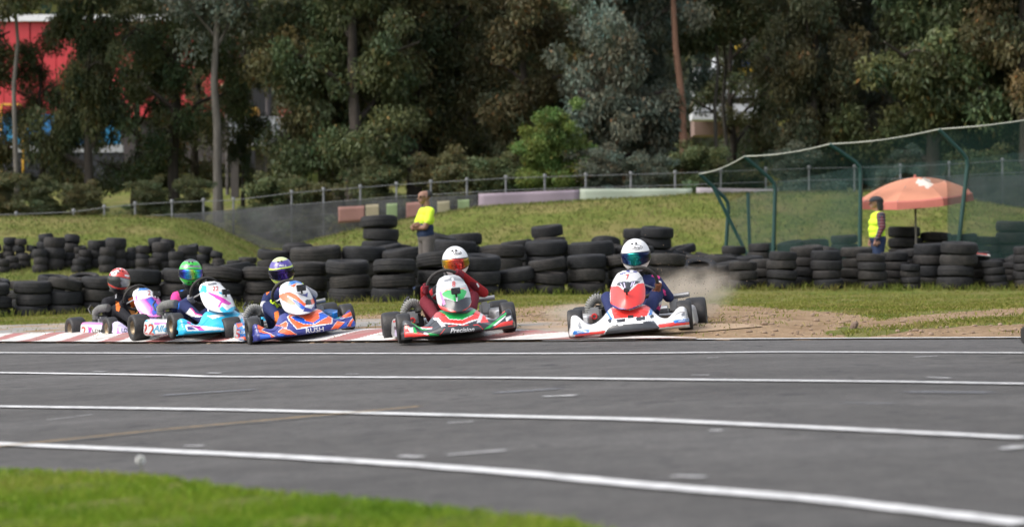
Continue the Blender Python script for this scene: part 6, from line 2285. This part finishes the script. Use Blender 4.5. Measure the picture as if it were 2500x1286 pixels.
kart2, SW2, r2 = make_kart(K2, 'white, purple and magenta go-kart with number 2', dict(
    base=PLIL, panel_base=TXTW, pod_base=PLIL, nose='a', gold=1, nose_art=art2, panel_art=pan2, sw=(.0, .16, .45), sw_tilt=62, steer=-.05, wide=1.06,
    hose=[(.36, -.20, .24), (.36, -.20, .31), (.34, -.13, .35), (.32, -.03, .36), (.29, .03, .355)],
    panel_text=[T('2', *c2([(1312, 497)])[0], 11, TXTR, name='number')],
    nose_text=[T('LDM', *c2([(985, 1030)])[0], 9, TXTB, rot=.05)],
    pod_art=[(c2([(320, 950), (400, 955), (445, 1040), (415, 1150), (350, 1145)]), TXTW), (c2([(445, 1040), (440, 1140), (680, 1130), (680, 1110), (520, 1105), (450, 1000)]), PPUR), (c2([(430, 975), (500, 1000), (480, 1040), (500, 1090), (470, 1070)]), PMAG), (c2([(330, 910), (680, 930), (680, 955), (480, 950), (340, 945)]), PPNK), (c2([(490, 1010), (520, 985), (680, 985), (680, 1090), (520, 1085)]), TXTW)],
    pod_text=[T('2', *c2([(376, 1045)])[0], 21, TXTR, name='number', stretch=.8), T('LDM1', *c2([(590, 1040)])[0], 8.5, TXTB, stretch=1.1)],
    camera=(383, 718, 1.3)))
V2 = visor_mat('pale_smoke_visor', [(0, (.30, .32, .35)), (.4, (.42, .44, .47)), (.55, (.30, .31, .34)), (.62, (.04, .045, .045)), (1, (.03, .032, .032))], rough=.15, metal=.3)
def h2(az, el):
    if el > 1.15: return TXTW if math.sin(az * 6) > .3 else None
    if el < -.45 and abs(az) < 1.4: return PDRK if el < -.6 else None
    if .5 < el < .62 and .4 < abs(az) < 1.6: return TXTW
    return None
make_driver(K2, SW2, r2, 'driver leaning over in red patterned helmet and black orange suit', dict(
    head_px=(290, 683), head_rot=(-.14, -.26, -.30), helmet=PHR, visor=V2, helmet_local=h2, mats=[SK, SK, SK, SK, SK, SK, SK, SK],
    hand_R=3.6, hand_L=.2, elbow_R=(.07, -.08, -.11), hsize=.98,
    suit_art=[(c2([(1010, 580), (1110, 540), (1150, 620), (1140, 720), (1060, 700)]), SO), (c2([(830, 610), (870, 620), (900, 690), (880, 760), (840, 750)]), SO), (c2([(1010, 710), (1060, 690), (1150, 770), (1130, 820), (1060, 810)]), cloth('suit_tan', (.50, .22, .06))), (c2([(830, 520), (850, 515), (840, 580), (825, 570)]), SW_)],
    helmet_art=[(c2([(770, 230), (790, 195), (850, 168), (895, 172), (895, 190), (850, 220), (800, 250), (775, 250)]), TXTW)],
    helmet_text=[T('Arai', *c2([(833, 208)])[0], 6, TXTB, rot=-.30, shear=.25, stretch=1.1)]))

# ---------------- a further kart leaving the frame on the right (only its rear wheel shows)
p6 = at(2545, 890, 12.6)
K6 = kart_matrix(4.10, 13.1, G0(p6.x, 12.8) + .004, 90, 0, 0)
kart6, SW6, r6 = make_kart(K6, 'go-kart leaving at the right edge, only its black rear tyre showing', dict(base=PDRK, panel_base=OFFW, pod_base=PDRK, nose='a'))
make_driver(K6, SW6, r6, 'driver of the kart leaving past the right edge', dict(
    head_px=(2545 + 240, 560), head_rot=(0, 0, 0), helmet=WHT, visor=V24, mats=[SK, SK, SK, SK, SK, SK, SK, SK], hand_R=3.0, hand_L=.2)) if False else None

# ================================================================== DUST behind the white kart
def dust_mat(dens):
    m = bpy.data.materials.new('dust')
    m.use_nodes = True
    nt = m.node_tree
    nt.nodes.clear()
    N, L = nt.nodes.new, nt.links.new
    out = N('ShaderNodeOutputMaterial')
    vol = N('ShaderNodeVolumePrincipled')
    vol.inputs['Color'].default_value = (.97, .84, .68, 1)
    vol.inputs['Anisotropy'].default_value = .2
    tc = N('ShaderNodeTexCoord')
    n = noise(nt, tc.outputs['Object'], 3.2, 5, .65)
    # fade to nothing at the rim of the cloud (object space ellipsoid of radius 1)
    g = N('ShaderNodeVectorMath'); g.operation = 'LENGTH'
    L(tc.outputs['Object'], g.inputs[0])
    mr = N('ShaderNodeMapRange'); mr.inputs['From Min'].default_value = 1.0; mr.inputs['From Max'].default_value = .1; mr.inputs['To Min'].default_value = 0; mr.inputs['To Max'].default_value = 1
    L(g.outputs['Value'], mr.inputs['Value'])
    p = N('ShaderNodeMath'); p.operation = 'POWER'; L(mr.outputs[0], p.inputs[0]); p.inputs[1].default_value = 1.4
    nr = N('ShaderNodeMapRange'); nr.inputs['From Min'].default_value = .34; nr.inputs['From Max'].default_value = .66
    L(n, nr.inputs['Value'])
    mu = N('ShaderNodeMath'); mu.operation = 'MULTIPLY'; L(p.outputs[0], mu.inputs[0]); L(nr.outputs[0], mu.inputs[1])
    mu2 = N('ShaderNodeMath'); mu2.operation = 'MULTIPLY'; L(mu.outputs[0], mu2.inputs[0]); mu2.inputs[1].default_value = dens
    L(mu2.outputs[0], vol.inputs['Density'])
    L(vol.outputs[0], out.inputs['Volume'])
    return m
DUST = dust_mat(8.0)
for (px, py, d, sx, sy, sz, ry, lab) in [(1655, 735, 19.5, .66, .8, .32, -.35, 'tan dust cloud kicked up behind the white kart'), (1420, 765, 19.6, .45, .6, .12, 0, 'thin dust haze low on the left of the white kart')]:
    mb = MB(); ellipsoid(mb, (0, 0, 0), (1, 1, 1), 20, 12)
    o = mb.build('dust_cloud', DUST)
    q = at(px, py, d)
    o.location = q
    o.scale = (sx, sy, sz)
    o.rotation_euler = (0, ry, 0)
    o['kind'] = 'stuff'
    o['label'] = lab
cl = MB()
for i in range(260):
    u = random.gauss(1660, 60); w_ = random.gauss(700, 50)
    p = at(u, w_, random.uniform(18.4, 19.8))
    if p.z < G(p.x, p.y): continue
    r = random.uniform(.0015, .005)
    ellipsoid(cl, p, (r, r, r), 5, 3)
o = cl.build('flying_grit', mat('earth_clod', (.24, .17, .12), .95), smooth=False)
o['kind'] = 'stuff'; o['label'] = 'grit thrown into the air behind the white kart'

SC.render.engine = 'CYCLES'
SC.cycles.volume_step_rate = 2.0
SC.cycles.transparent_max_bounces = 16
